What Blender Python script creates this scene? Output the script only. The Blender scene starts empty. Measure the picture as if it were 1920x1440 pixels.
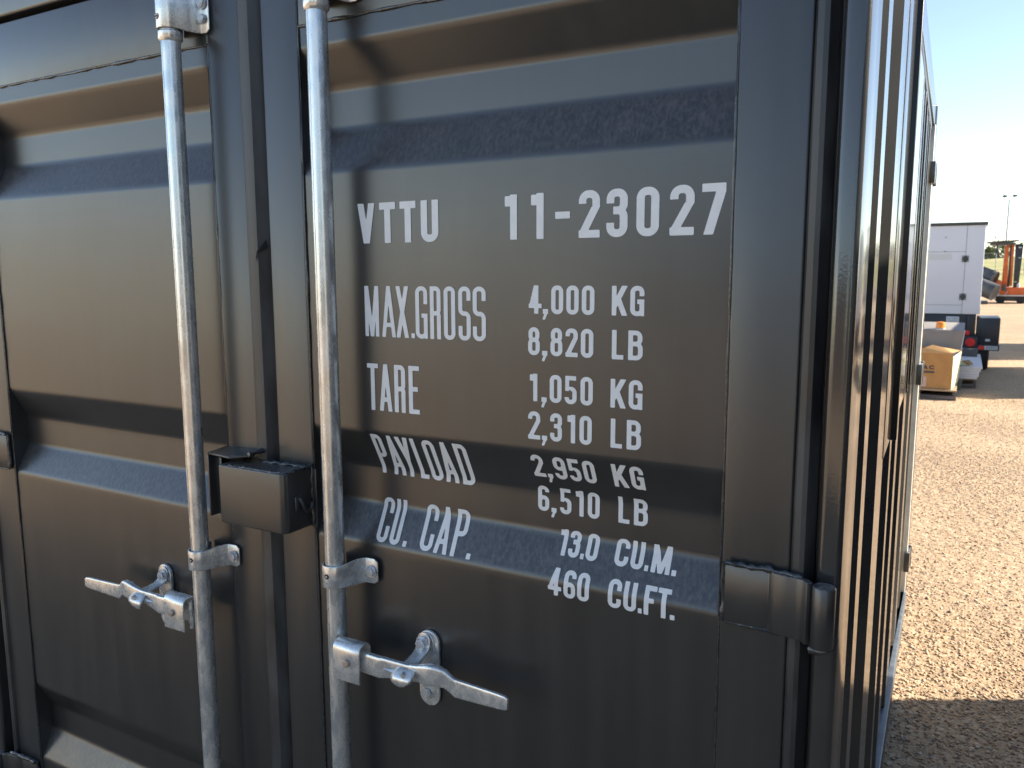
import bpy, bmesh, math, random
import numpy as np
from mathutils import Vector, Matrix
R = math.radians
random.seed(7); RNG = np.random.default_rng(7)
scene = bpy.context.scene
col = scene.collection

# ------------------------------------------------------------------ camera
cam_d = bpy.data.cameras.new("camera"); cam = bpy.data.objects.new("camera", cam_d); col.objects.link(cam)
rr = Vector((0.87303335, 0.48765077, -0.00308322)); uu = Vector((-0.06393281, 0.1207212, 0.99062555)); ff = Vector((-0.48345152, 0.86465202, -0.13657052))
cam.matrix_world = Matrix(((rr.x, uu.x, -ff.x, 1.109), (rr.y, uu.y, -ff.y, -1.08), (rr.z, uu.z, -ff.z, 1.55), (0, 0, 0, 1)))
cam_d.sensor_width = 36; cam_d.lens = 1510 / 1920 * 36; cam_d.clip_start = .05; cam_d.clip_end = 3000
cam_d.dof.use_dof = True; cam_d.dof.focus_distance = 1.5; cam_d.dof.aperture_fstop = 11
scene.camera = cam

# ------------------------------------------------------------------ light
SUN_EL, SUN_AZ = R(29), R(61.0)            # azimuth clockwise from +Y
w = bpy.data.worlds.new("World"); scene.world = w; w.use_nodes = True
nt = w.node_tree; bg = nt.nodes["Background"]; sky = nt.nodes.new("ShaderNodeTexSky")
sky.sky_type = 'NISHITA'; sky.sun_disc = False; sky.sun_elevation = SUN_EL; sky.sun_rotation = SUN_AZ
sky.air_density = 0.8; sky.dust_density = 0.0; sky.ozone_density = 2.0
tint = nt.nodes.new("ShaderNodeMix"); tint.data_type = 'RGBA'; tint.blend_type = 'MULTIPLY'; tint.inputs[0].default_value = 1; tint.inputs[7].default_value = (1.15, 1.0, .87, 1)
nt.links.new(sky.outputs[0], tint.inputs[6]); nt.links.new(tint.outputs[2], bg.inputs[0]); bg.inputs[1].default_value = 0.08
sd = bpy.data.lights.new("sun", 'SUN'); sd.energy = 3.9; sd.angle = R(.53); sd.color = (1, .92, .78)
so = bpy.data.objects.new("sun", sd); col.objects.link(so)
S = Vector((math.sin(SUN_AZ) * math.cos(SUN_EL), math.cos(SUN_AZ) * math.cos(SUN_EL), math.sin(SUN_EL)))
so.rotation_euler = S.to_track_quat('Z', 'Y').to_euler(); so.location = S * 60
scene.view_settings.view_transform = 'Standard'; scene.view_settings.look = 'None'
scene.view_settings.gamma = 1; scene.view_settings.exposure = 1.9
scene.render.resolution_x = 1024; scene.render.resolution_y = 768

# ------------------------------------------------------------------ materials
def mat(name, c, rough=.5, metal=0., ior=1.5, var=0., vscale=8., bump=0., bscale=60., emis=None, c2=None, rvar=0., stretch=None, dust=0., wave=0.):
    m = bpy.data.materials.new(name); m.use_nodes = True; n = m.node_tree; L = n.links.new
    b = n.nodes["Principled BSDF"]; b.inputs["Base Color"].default_value = (*c, 1)
    b.inputs["Roughness"].default_value = rough; b.inputs["Metallic"].default_value = metal; b.inputs["IOR"].default_value = ior
    tc = n.nodes.new("ShaderNodeTexCoord"); src = tc.outputs["Object"]
    if stretch:
        mp = n.nodes.new("ShaderNodeMapping"); mp.inputs["Scale"].default_value = stretch; L(src, mp.inputs[0]); src = mp.outputs[0]
    colout = None
    if var or c2:
        t = n.nodes.new("ShaderNodeTexNoise"); t.inputs["Scale"].default_value = vscale; t.inputs["Detail"].default_value = 5; L(src, t.inputs[0])
        r = n.nodes.new("ShaderNodeValToRGB"); e = r.color_ramp.elements; e[0].position = .35; e[1].position = .65
        if c2: e[0].color = (*c, 1); e[1].color = (*c2, 1)
        else:
            e[0].color = (*[max(0, x * (1 - var)) for x in c], 1); e[1].color = (*[min(1, x * (1 + var)) for x in c], 1)
        L(t.outputs[0], r.inputs[0]); colout = r.outputs[0]
        L(colout, b.inputs["Base Color"])
        if rvar:
            mr = n.nodes.new("ShaderNodeMapRange"); mr.inputs[3].default_value = rough - rvar; mr.inputs[4].default_value = rough + rvar
            mr.inputs[1].default_value = .3; mr.inputs[2].default_value = .7
            L(t.outputs[0], mr.inputs[0]); L(mr.outputs[0], b.inputs["Roughness"])
    nrm = None
    if wave:                                # slow buckling of thin sheet
        t = n.nodes.new("ShaderNodeTexNoise"); t.inputs["Scale"].default_value = 3.2; t.inputs["Detail"].default_value = 1; L(tc.outputs["Object"], t.inputs[0])
        bp = n.nodes.new("ShaderNodeBump"); bp.inputs["Strength"].default_value = 1; bp.inputs["Distance"].default_value = wave; L(t.outputs[0], bp.inputs["Height"]); nrm = bp.outputs[0]
    if bump:
        t = n.nodes.new("ShaderNodeTexNoise"); t.inputs["Scale"].default_value = bscale; t.inputs["Detail"].default_value = 3; L(src, t.inputs[0])
        bp = n.nodes.new("ShaderNodeBump"); bp.inputs["Strength"].default_value = 1; bp.inputs["Distance"].default_value = bump; L(t.outputs[0], bp.inputs["Height"])
        if nrm: L(nrm, bp.inputs["Normal"])
        nrm = bp.outputs[0]
    if nrm: L(nrm, b.inputs["Normal"])
    if dust:                                # dust that has settled on faces that look up, plus fine specks
        ge = n.nodes.new("ShaderNodeNewGeometry"); sx = n.nodes.new("ShaderNodeSeparateXYZ"); L(ge.outputs["Normal"], sx.inputs[0])
        mr = n.nodes.new("ShaderNodeMapRange"); mr.inputs[1].default_value = .2; mr.inputs[2].default_value = .75; mr.inputs[4].default_value = dust * 1.5; L(sx.outputs[2], mr.inputs[0])
        t = n.nodes.new("ShaderNodeTexNoise"); t.inputs["Scale"].default_value = 170; t.inputs["Detail"].default_value = 5; t.inputs["Roughness"].default_value = .7
        mp = n.nodes.new("ShaderNodeMapping"); mp.inputs["Scale"].default_value = (1, .5, .5); L(tc.outputs["Object"], mp.inputs[0]); L(mp.outputs[0], t.inputs[0])
        mr2 = n.nodes.new("ShaderNodeMapRange"); mr2.inputs[1].default_value = .4; mr2.inputs[2].default_value = .7; L(t.outputs[0], mr2.inputs[0])
        mu = n.nodes.new("ShaderNodeMath"); mu.operation = 'MULTIPLY'; L(mr.outputs[0], mu.inputs[0]); L(mr2.outputs[0], mu.inputs[1])
        v = n.nodes.new("ShaderNodeTexVoronoi"); v.inputs["Scale"].default_value = 38; L(tc.outputs["Object"], v.inputs[0])
        ls = n.nodes.new("ShaderNodeMath"); ls.operation = 'LESS_THAN'; ls.inputs[1].default_value = .022; L(v.outputs["Distance"], ls.inputs[0])
        l2 = n.nodes.new("ShaderNodeMath"); l2.operation = 'MULTIPLY'; l2.inputs[1].default_value = .35; L(ls.outputs[0], l2.inputs[0])
        ad = n.nodes.new("ShaderNodeMath"); ad.operation = 'ADD'; ad.use_clamp = True; L(mu.outputs[0], ad.inputs[0]); L(l2.outputs[0], ad.inputs[1])
        mx = n.nodes.new("ShaderNodeMix"); mx.data_type = 'RGBA'; L(ad.outputs[0], mx.inputs[0])
        mx.inputs[7].default_value = (.30, .27, .24, 1)
        if colout: L(colout, mx.inputs[6])
        else: mx.inputs[6].default_value = (*c, 1)
        L(mx.outputs[2], b.inputs["Base Color"])
    if emis: b.inputs["Emission Color"].default_value = (*emis, 1); b.inputs["Emission Strength"].default_value = 1
    return m

M = {}
M['paint'] = mat('black_paint', (.027, .0268, .0265), .30, 0, 1.85, c2=(.036, .0352, .0342), vscale=5, rvar=.02, stretch=(5, 5, .45), bump=.00003, bscale=420, dust=.4, wave=.003)
M['frame'] = mat('black_frame_paint', (.030, .0298, .0292), .32, 0, 1.85, c2=(.040, .039, .038), vscale=6, rvar=.025, stretch=(5, 5, .5), bump=.00004, bscale=300, dust=.4, wave=.0006)
M['side'] = mat('black_side_paint', (.045, .043, .040), .13, 0, 1.9, var=.1, vscale=9, bump=.0001, bscale=260, wave=.0003)
M['rubber'] = mat('rubber_gasket', (.026, .026, .027), .40, 0, 1.6, c2=(.075, .075, .073), vscale=26, stretch=(1, 1, .3), rvar=.08, bump=.0003, bscale=60)
M['galv'] = mat('galvanised_steel', (.66, .69, .70), .27, .72, 1.5, c2=(.95, .95, .91), vscale=75, stretch=(1, 1, .35), rvar=.09, bump=.00006, bscale=200)
M['zinc'] = mat('bright_zinc', (.72, .73, .72), .27, .66, 1.5, c2=(.95, .94, .90), vscale=70, rvar=.07, bump=.00008, bscale=260)
M['bolt'] = mat('bolt_zinc', (.72, .73, .74), .34, .6, 1.5, var=.12, vscale=90)
M['rivet'] = mat('rusty_rivet', (.45, .36, .30), .5, .6, 1.5, var=.3, vscale=120)
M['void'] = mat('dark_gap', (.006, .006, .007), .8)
M['void2'] = mat('black_frame', (.012, .012, .013), .35)
M['weld'] = mat('painted_weld', (.04, .042, .045), .25, 0, 1.8, var=.4, vscale=120, bump=.0008, bscale=180)
M['vinyl'] = mat('white_vinyl', (.95, .95, .93), .4, 0, 1.45, var=.03, vscale=60)
M['glass'] = mat('window_glass', (.30, .33, .38), .06, .3, 1.6, var=.08, vscale=3)
M['cream'] = mat('sunlit_post_tone', (.80, .78, .70), .45, 0, 1.5, var=.08, vscale=20)  # pale colour stands in for sun on the rear post
M['rail'] = mat('dusty_rail', (.34, .33, .31), .5, 0, 1.5, var=.15, vscale=14)
M['bluegrey'] = mat('grey_blue_rail', (.07, .08, .095), .4, 0, 1.6, var=.3, vscale=25)
M['white'] = mat('white_enamel', (.74, .74, .78), .3, 0, 1.5, var=.02, vscale=2)
M['seam'] = mat('panel_seam', (.25, .25, .27), .6)
M['blacksteel'] = mat('black_steel', (.020, .023, .030), .4, 0, 1.5, var=.25, vscale=6)
M['darkroof'] = mat('dark_roof', (.06, .065, .06), .5, var=.2)
M['tyre'] = mat('tyre_rubber', (.018, .018, .019), .75, bump=.003, bscale=60)
M['rim'] = mat('rim_white', (.55, .55, .55), .4)
M['red'] = mat('red_lens', (.65, .03, .03), .25, var=.1)
M['amber'] = mat('amber_lens', (.95, .28, .02), .25, var=.1)
M['silver'] = mat('silver_label', (.50, .53, .56), .45, var=.1, vscale=30)
M['ink'] = mat('dark_ink', (.06, .055, .06), .6)
M['card'] = mat('brown_cardboard', (.44, .235, .085), .85, var=.10, vscale=7, bump=.001, bscale=20)
M['suncard_paper'] = mat('sunlit_card_cream_paper', (.86, .76, .42), .85, var=.08, vscale=9)  # sun on the carton's right side put into the colour; also the cream paper
M['paper'] = mat('paper_label', (.52, .40, .33), .8, var=.05)
M['whitefoam'] = mat('white_sheet', (.74, .70, .68), .7, var=.05, vscale=6)
M['greymetal'] = mat('dull_grey_metal', (.27, .245, .22), .55, 0, var=.1, vscale=5)
M['wood'] = mat('pallet_wood', (.38, .28, .18), .85, var=.35, vscale=9, stretch=(.3, 4, 4))
M['wooddark'] = mat('weathered_pallet_wood', (.13, .11, .10), .85, var=.35, vscale=9, stretch=(.3, 4, 4))
M['orange'] = mat('orange_paint', (.62, .13, .025), .45, var=.2, vscale=3)
M['greyp'] = mat('grey_pipe', (.10, .103, .108), .5, var=.25, vscale=2)
M['bark'] = mat('bark', (.12, .09, .06), .9, var=.3, vscale=5)
M['leafa'] = mat('leaf_olive', (.10, .13, .05), .7, var=.4, vscale=1.5)
M['leafb'] = mat('leaf_green', (.09, .14, .045), .7, var=.4, vscale=1.2)
M['dry'] = mat('dry_grass', (.42, .35, .14), .9, c2=(.26, .28, .10), vscale=.35)
M['fence'] = mat('grey_galvanised_mesh', (.38, .40, .42), .6, .3)

# ------------------------------------------------------------------ builders
ORG = {}
def org(o):
    return ORG.get(o.name, Vector((0, 0, 0))) if o else Vector((0, 0, 0))
def tag(o, label=None, cat=None, group=None, kind=None):
    for k, v in (('label', label), ('category', cat), ('group', group), ('kind', kind)):
        if v: o[k] = v
    return o
def thing(name, loc, label, cat, group=None):
    o = bpy.data.objects.new(name, None); col.objects.link(o); o.location = loc; o.empty_display_size = .2
    ORG[o.name] = Vector(loc); return tag(o, label, cat, group)

class MB:
    def __init__(s): s.v = []; s.f = []
    def add(s, vs, fs):
        k = len(s.v); s.v += [tuple(x) for x in vs]; s.f += [tuple(i + k for i in f) for f in fs]; return s
    def box(s, x0, x1, y0, y1, z0, z1):
        return s.add([(x0, y0, z0), (x1, y0, z0), (x1, y1, z0), (x0, y1, z0), (x0, y0, z1), (x1, y0, z1), (x1, y1, z1), (x0, y1, z1)],
                     [(0, 3, 2, 1), (4, 5, 6, 7), (0, 1, 5, 4), (1, 2, 6, 5), (2, 3, 7, 6), (3, 0, 4, 7)])
    def hexa(s, a, b):          # a, b: two quads (4 pts each) joined
        return s.add(list(a) + list(b), [(0, 3, 2, 1), (4, 5, 6, 7), (0, 1, 5, 4), (1, 2, 6, 5), (2, 3, 7, 6), (3, 0, 4, 7)])
    def prism(s, pts, d):       # pts: 3D polygon, d: extrusion vector
        n = len(pts); d = Vector(d); p = [Vector(q) for q in pts]
        vs = p + [q + d for q in p]
        return s.add(vs, [tuple(range(n))[::-1], tuple(range(n, 2 * n))] + [(i, (i + 1) % n, n + (i + 1) % n, n + i) for i in range(n)])
    def tube(s, path, rad, n=16, caps=True):
        path = [Vector(q) for q in path]; rads = rad if isinstance(rad, (list, tuple)) else [rad] * len(path)
        vs = []; prev = None
        for i, q in enumerate(path):
            t = (path[min(i + 1, len(path) - 1)] - path[max(i - 1, 0)]).normalized()
            if prev is None: a = t.orthogonal().normalized()
            else: a = (prev - t * prev.dot(t)).normalized()
            prev = a; b = t.cross(a)
            vs += [q + (a * math.cos(2 * math.pi * k / n) + b * math.sin(2 * math.pi * k / n)) * rads[i] for k in range(n)]
        fs = [(i * n + k, i * n + (k + 1) % n, (i + 1) * n + (k + 1) % n, (i + 1) * n + k) for i in range(len(path) - 1) for k in range(n)]
        if caps: fs += [tuple(range(n))[::-1], tuple((len(path) - 1) * n + k for k in range(n))]
        return s.add(vs, fs)
    def build(s, name, m, parent=None, bevel=0, seg=2, smooth=None, sub=0, label=None):
        o0 = parent
        while o0 is not None and o0.parent is not None: o0 = o0.parent
        g = org(o0)
        me = bpy.data.meshes.new(name); me.from_pydata([(x - g.x, y - g.y, z - g.z) for x, y, z in s.v], [], s.f)
        bm = bmesh.new(); bm.from_mesh(me); bmesh.ops.recalc_face_normals(bm, faces=bm.faces); bm.to_mesh(me); bm.free()
        me.materials.append(m); o = bpy.data.objects.new(name, me); col.objects.link(o); o.parent = parent
        if bevel:
            b = o.modifiers.new("b", 'BEVEL'); b.width = bevel; b.segments = seg; b.limit_method = 'ANGLE'; b.angle_limit = R(35); b.harden_normals = False
        if sub:
            q = o.modifiers.new("s", 'SUBSURF'); q.levels = sub; q.render_levels = sub
        if smooth is not None or bevel:
            ang = smooth if smooth is not None else 40
            for p in me.polygons: p.use_smooth = True
            if not bevel: me.set_sharp_from_angle(angle=R(ang))
            else: me.set_sharp_from_angle(angle=R(85)) if ang >= 85 else None
        if label: o['label'] = label
        return o
def hexbolt(c, d, r, h, washer=0):
    """bolt head: centre c, outward direction d"""
    d = Vector(d).normalized(); a = d.orthogonal().normalized(); b = d.cross(a); c = Vector(c); m = MB()
    ph = .3
    ring = lambda rad, k, n, o: [c + d * o + (a * math.cos(ph + 2 * math.pi * i / n) + b * math.sin(ph + 2 * math.pi * i / n)) * rad for i in range(n)]
    if washer: m.tube([c, c + d * .0025], washer, 20)
    m.prism(ring(r, 0, 6, .0012), d * h)
    m.tube([c + d * (h + .0005), c + d * (h + .0022)], [r * .8, r * .62], 16)
    return m
def bead(path, r, m, name, parent, step=.012, jit=.25, n=6):
    pts = []; path = [Vector(q) for q in path]
    for a, b in zip(path, path[1:]):
        k = max(1, int((b - a).length / step)); pts += [a.lerp(b, i / k) for i in range(k)]
    pts.append(path[-1]); rad = [r * (1 + random.uniform(-jit, jit)) for _ in pts]
    pts = [q + Vector((random.uniform(-1, 1), random.uniform(-1, 1), random.uniform(-1, 1))) * r * jit * .5 for q in pts]
    return MB().tube(pts, rad, n).build(name, m, parent, smooth=60)

# ------------------------------------------------------------------ ground
def ground_mat():
    m = bpy.data.materials.new("gravel_ground"); m.use_nodes = True; n = m.node_tree; L = n.links.new; b = n.nodes["Principled BSDF"]
    b.inputs["Roughness"].default_value = .95; b.inputs["Specular IOR Level"].default_value = .2
    g = n.nodes.new("ShaderNodeNewGeometry")
    v = n.nodes.new("ShaderNodeTexVoronoi"); v.inputs["Scale"].default_value = 80; L(g.outputs["Position"], v.inputs[0])
    v2 = n.nodes.new("ShaderNodeTexVoronoi"); v2.inputs["Scale"].default_value = 22; L(g.outputs["Position"], v2.inputs[0])
    t = n.nodes.new("ShaderNodeTexNoise"); t.inputs["Scale"].default_value = .6; t.inputs["Detail"].default_value = 6; L(g.outputs["Position"], t.inputs[0])
    t3 = n.nodes.new("ShaderNodeTexNoise"); t3.inputs["Scale"].default_value = 14; t3.inputs["Detail"].default_value = 6; t3.inputs["Roughness"].default_value = .75; L(g.outputs["Position"], t3.inputs[0])
    sp = n.nodes.new("ShaderNodeSeparateColor"); L(v.outputs["Color"], sp.inputs[0])
    r = n.nodes.new("ShaderNodeValToRGB"); L(sp.outputs[0], r.inputs[0]); e = r.color_ramp.elements
    e[0].position = 0; e[0].color = (.34, .235, .155, 1); e[1].position = 1; e[1].color = (.68, .52, .37, 1)
    for p, c in ((.3, (.46, .32, .20, 1)), (.6, (.54, .385, .245, 1)), (.85, (.52, .40, .28, 1))):
        q = e.new(p); q.color = c
    r2 = n.nodes.new("ShaderNodeValToRGB"); L(t.outputs[0], r2.inputs[0]); r2.color_ramp.elements[0].position = .3; r2.color_ramp.elements[1].position = .7
    r2.color_ramp.elements[0].color = (.76, .74, .72, 1); r2.color_ramp.elements[1].color = (1.02, 1.0, .98, 1)
    mx = n.nodes.new("ShaderNodeMix"); mx.data_type = 'RGBA'; mx.blend_type = 'MULTIPLY'; mx.inputs[0].default_value = 1; L(r.outputs[0], mx.inputs[6]); L(r2.outputs[0], mx.inputs[7])
    # far dry field beyond the yard
    sx = n.nodes.new("ShaderNodeSeparateXYZ"); L(g.outputs["Position"], sx.inputs[0])
    L(mx.outputs[2], b.inputs["Base Color"])
    ad = n.nodes.new("ShaderNodeMath"); ad.operation = 'MULTIPLY_ADD'; ad.inputs[1].default_value = .45; L(v.outputs["Distance"], ad.inputs[0]); L(v2.outputs["Distance"], ad.inputs[2])
    bp = n.nodes.new("ShaderNodeBump"); bp.invert = True; bp.inputs["Distance"].default_value = .007; L(ad.outputs[0], bp.inputs["Height"])
    bp2 = n.nodes.new("ShaderNodeBump"); bp2.inputs["Distance"].default_value = .013; L(t3.outputs[0], bp2.inputs["Height"]); L(bp.outputs[0], bp2.inputs["Normal"])
    L(bp2.outputs[0], b.inputs["Normal"])
    return m
GM = ground_mat()
tag(MB().add([(-900, -900, 0), (900, -900, 0), (900, 900, 0), (-900, 900, 0)], [(0, 1, 2, 3)]).build("ground", GM), kind='structure')
road = mat('pale_road', (.30, .29, .29), .9, var=.12, vscale=.5)
tag(MB().add([(-200, 62, .004), (220, 62, .004), (220, 76, .004), (-200, 76, .004)], [(0, 1, 2, 3)]).build("road", road), kind='structure')
# grassy bank beyond the road
def bank():
    vs = []; fs = []; nx = 90; prof = [(78, 0), (92, .5), (104, 1.9), (112, 2.7), (124, 3.0), (170, 2.2), (260, 0)]
    for i in range(nx + 1):
        x = -180 + 400 * i / nx
        for (y, z) in prof: vs.append((x, y + 2 * math.sin(x * .11), z * (1 + .12 * math.sin(x * .23) + random.uniform(-.04, .04)) - .01))
    k = len(prof)
    for i in range(nx):
        for j in range(k - 1): fs.append((i * k + j, (i + 1) * k + j, (i + 1) * k + j + 1, i * k + j + 1))
    return tag(MB().add(vs, fs).build("grass_bank", M['dry'], smooth=60), kind='structure')
bank()

def leaf_cloud(cx, cy, cz, rx, ry, rz, n, s, mb, clumps=None):
    """leaf-sized faces gathered in clumps through an ellipsoid"""
    clumps = clumps or max(6, n // 60)
    for _ in range(clumps):
        while True:
            p = RNG.uniform(-1, 1, 3)
            if .25 < p @ p < 1: break
        c = np.array([cx, cy, cz]) + p * np.array([rx, ry, rz]) * .85
        cr = RNG.uniform(.18, .36) * min(rx, rz)
        for _ in range(n // clumps):
            q = c + RNG.normal(0, .5, 3) * cr; a = RNG.normal(0, 1, 3); a /= np.linalg.norm(a); b = np.cross(a, RNG.normal(0, 1, 3)); b /= np.linalg.norm(b) + 1e-6
            k = s * RNG.uniform(.6, 1.3)
            mb.add([q - a * k, q + b * k * .5, q + a * k, q - b * k * .5], [(0, 1, 2, 3)])
TREES = [(5.6, 128, 2.4, 3.7, 4.2, 'leafb', "rounded green tree behind the orange mast, tallest of the far trees"),
         (3.4, 126, 2.6, 2.2, 2.4, 'leafa', "low olive shrub-like tree just right of the white generator"),
         (9.6, 134, 2.2, 3.2, 3.0, 'leafa', "olive tree half hidden by the black mast cabinet"),
         (13.2, 130, 2.2, 4.0, 3.6, 'leafb', "green tree at the right edge beyond the orange machine")]
for (x, y, z, h, wd, lm, lab) in TREES:
    t = thing("broadleaf_tree", (x, y, z), lab, "tree", "trees beyond the grassy bank")
    tr = MB().tube([(x, y, z - .4), (x + .1, y, z + h * .3), (x - .1, y, z + h * .6)], [.22, .16, .07], 8)
    for k in range(4):
        a = k * 1.6; tr.tube([(x + .05, y, z + h * .25), (x + math.cos(a) * wd * .3, y + math.sin(a) * wd * .3, z + h * .6)], [.1, .04], 6)
    tr.build("trunk", M['bark'], t, smooth=60)
    c = MB(); leaf_cloud(x, y, z + h * .58, wd * .55, wd * .5, h * .45, 1500, .16, c, 26); c.build("crown", M[lm], t)
# far woodland all round the yard (one mass)
c = MB()
for k in range(150):
    a = R(-62 + 200 * 0) + k / 150 * 2 * math.pi
    rad = RNG.uniform(260, 340); x, y = rad * math.sin(a), rad * math.cos(a)
    if y > 90 and -60 < x < 120: continue
    h = RNG.uniform(4.5, 8.5); leaf_cloud(x, y, h * .5, h * .9, h * .9, h * .5, 90, .75, c, 8)
tag(c.build("far_woodland", M['leafa']), kind='stuff', label="low olive scrub woodland far off around the yard")
# chain-link fence on the bank
fn = thing("chain_link_fence", (8, 100, 0), "grey chain link fence along the grassy bank under the trees", "fence")
fb = MB()
for i in range(14):
    x = -4 + i * 2.6; MB().tube([(x, 100, 1.2), (x, 100, 3.6)], .04, 6).build("post", M['fence'], fn)
for z in (1.7, 3.5): fb.tube([(-4, 100, z), (29.8, 100, z)], .025, 5)
for i in range(150): fb.tube([(-4 + i * .225, 100, 1.6 + .0), (-4 + i * .225 + .9, 100, 3.5)], .007, 4, False); fb.tube([(-4 + i * .225 + .9, 100, 1.6), (-4 + i * .225, 100, 3.5)], .007, 4, False)
fb.build("mesh_panel", M['fence'], fn)

# ------------------------------------------------------------------ loose gravel near the container
def gravel():
    N = 52000
    t = RNG.uniform(0, 1, N); y = -1.2 + 11.5 * t ** 1.15; x0_ = .90 - .055 * np.maximum(0, y - 2); x = x0_ + RNG.uniform(0, 1, N) * (1.62 + .13 * y - (x0_ - .1) * 1.0)
    keep = RNG.uniform(0, 1, N) < .62 + .38 * np.sin(x * 1.1 + y * 2.3 + 1.5 * np.sin(y * .7)); x, y = x[keep], y[keep]; N = len(x)
    s = RNG.uniform(.0028, .0068, N) * (1 + .5 * (RNG.uniform(0, 1, N) > .97)); base = np.array([[1, 0, 0], [.31, .95, 0], [-.81, .59, 0], [-.81, -.59, 0], [.31, -.95, 0], [0, 0, 1], [0, 0, -1]])
    F = []
    for i in range(5): F += [(i, (i + 1) % 5, 5), ((i + 1) % 5, i, 6)]
    F = np.array(F)
    P = base[None] * RNG.uniform(.65, 1.3, (N, 7, 1)) * s[:, None, None]; P[:, :, 2] *= .48
    a = RNG.uniform(0, 6.28, N); ca, sa = np.cos(a), np.sin(a); st = RNG.uniform(1, 1.7, N)
    px = P[:, :, 0] * st[:, None]; py = P[:, :, 1]; tl = RNG.normal(0, .3, N)
    X = px * ca[:, None] - py * sa[:, None] + x[:, None]; Y = px * sa[:, None] + py * ca[:, None] + y[:, None]; Z = P[:, :, 2] + px * tl[:, None] + s[:, None] * .3
    V = np.stack([X, Y, Z], 2).reshape(-1, 3); FF = (F[None] + (np.arange(N) * 7)[:, None, None]).reshape(-1, 3)
    me = bpy.data.meshes.new("gravel"); me.vertices.add(len(V)); me.vertices.foreach_set("co", V.ravel()); me.loops.add(FF.size); me.loops.foreach_set("vertex_index", FF.ravel().astype(np.int32))
    me.polygons.add(len(FF)); me.polygons.foreach_set("loop_start", np.arange(0, FF.size, 3, dtype=np.int32)); me.polygons.foreach_set("loop_total", np.full(len(FF), 3, dtype=np.int32))
    me.update(); me.validate()
    o = bpy.data.objects.new("gravel", me); col.objects.link(o)
    m = bpy.data.materials.new("pebble"); m.use_nodes = True; n = m.node_tree; b = n.nodes["Principled BSDF"]; g = n.nodes.new("ShaderNodeNewGeometry")
    r = n.nodes.new("ShaderNodeValToRGB"); n.links.new(g.outputs["Random Per Island"], r.inputs[0]); e = r.color_ramp.elements
    e[0].color = (.27, .19, .14, 1); e[1].color = (.70, .60, .45, 1)
    for p, c in ((.25, (.44, .30, .195, 1)), (.55, (.54, .385, .245, 1)), (.8, (.58, .42, .285, 1)), (.93, (.33, .29, .27, 1))): q = e.new(p); q.color = c
    n.links.new(r.outputs[0], b.inputs["Base Color"]); b.inputs["Roughness"].default_value = .9; b.inputs["Specular IOR Level"].default_value = .25
    me.materials.append(m); tag(o, "loose tan gravel stones beside the container", kind='stuff')
gravel()

# ================================================================== THE CONTAINER
C = thing("shipping_container", (0, 0, 0), "black mini shipping container with white lettering and galvanised door rods, filling the foreground", "shipping container")
XR, XL, LEN, HT = .9925, -1.10, 3.0, 2.26
DR = .036
K = [(1.928, 1.866, 1.797, 1.724), (1.276, 1.207, 1.138, 1.074), (.524, .457, .391, .323)]
def prof_raw(z):
    for a, b, c_, d in K:
        if d < z < a:
            if z > b: return DR * (a - z) / (a - b)
            if z < c_: return DR * (z - d) / (c_ - d)
            return DR
    return 0.
def prof(z):                                # rounded bends
    h = .0065; return sum(prof_raw(z + h * k / 4) for k in range(-4, 5)) / 9 + .0035
def profn(z):
    e = .001; s = (prof(z + e) - prof(z - e)) / (2 * e); l = math.hypot(1, s); return (-1 / l, s / l)   # outward normal (y,z)
ZP0, ZP1 = .235, 1.966
def door_panel(x0, x1, parent):
    zs = [ZP0]; z = ZP0
    while z < ZP1 - 1e-6:
        near = any(abs(z - q) < .014 for k in K for q in k); z = min(ZP1, z + (.0015 if near else .01)); zs.append(z)
    m = MB(); xs = [x0, x0 + (x1 - x0) * .33, x0 + (x1 - x0) * .66, x1]
    vs = [(x, prof(z), z) for z in zs for x in xs]; n = len(xs)
    fs = [(i * n + j, i * n + j + 1, (i + 1) * n + j + 1, (i + 1) * n + j) for i in range(len(zs) - 1) for j in range(n - 1)]
    m.add(vs, fs)
    for x in (x0 + .0005, x1 - .0005):      # pressed-in ends of each trough
        for a, b, c_, d in K:
            m.add([(x, -.001, a + .004), (x, DR + .006, b), (x, DR + .006, c_), (x, -.001, d - .004)], [(0, 1, 2, 3)])
    return m.build("door_panel", M['paint'], parent, smooth=70)
def make_door(px0, px1, s0, s1, side):
    """s0..s1 outer limits of the steel door frame, px0..px1 the pressed panel"""
    d = MB().box(s0, px0, 0, .05, .13, 2.108).box(px1, s1, 0, .05, .13, 2.10).box(px0, px1, .001, .05, ZP1, 2.099).box(px0, px1, .001, .05, .131, ZP0).build("door", M['frame'], C, bevel=.004, seg=3)
    door_panel(px0, px1, d)
    for x in (px0, px1): bead([(x, .002, ZP0), (x, .002, ZP1)], .0022, M['weld'], "weld_seam", d, .03, .35)
    bead([(px0, .003, ZP1 + .001), (px1, .003, ZP1 + .001)], .0032, M['weld'], "weld_seam", d, .02, .4)
    bead([(px0, .003, ZP0), (px1, .003, ZP0)], .003, M['weld'], "weld_seam", d, .02, .4)
    return d
dl = make_door(-.882, -.133, -.974, -.0475, 'L')
dr = make_door(.088, .837, .0015, .929, 'R')

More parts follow.
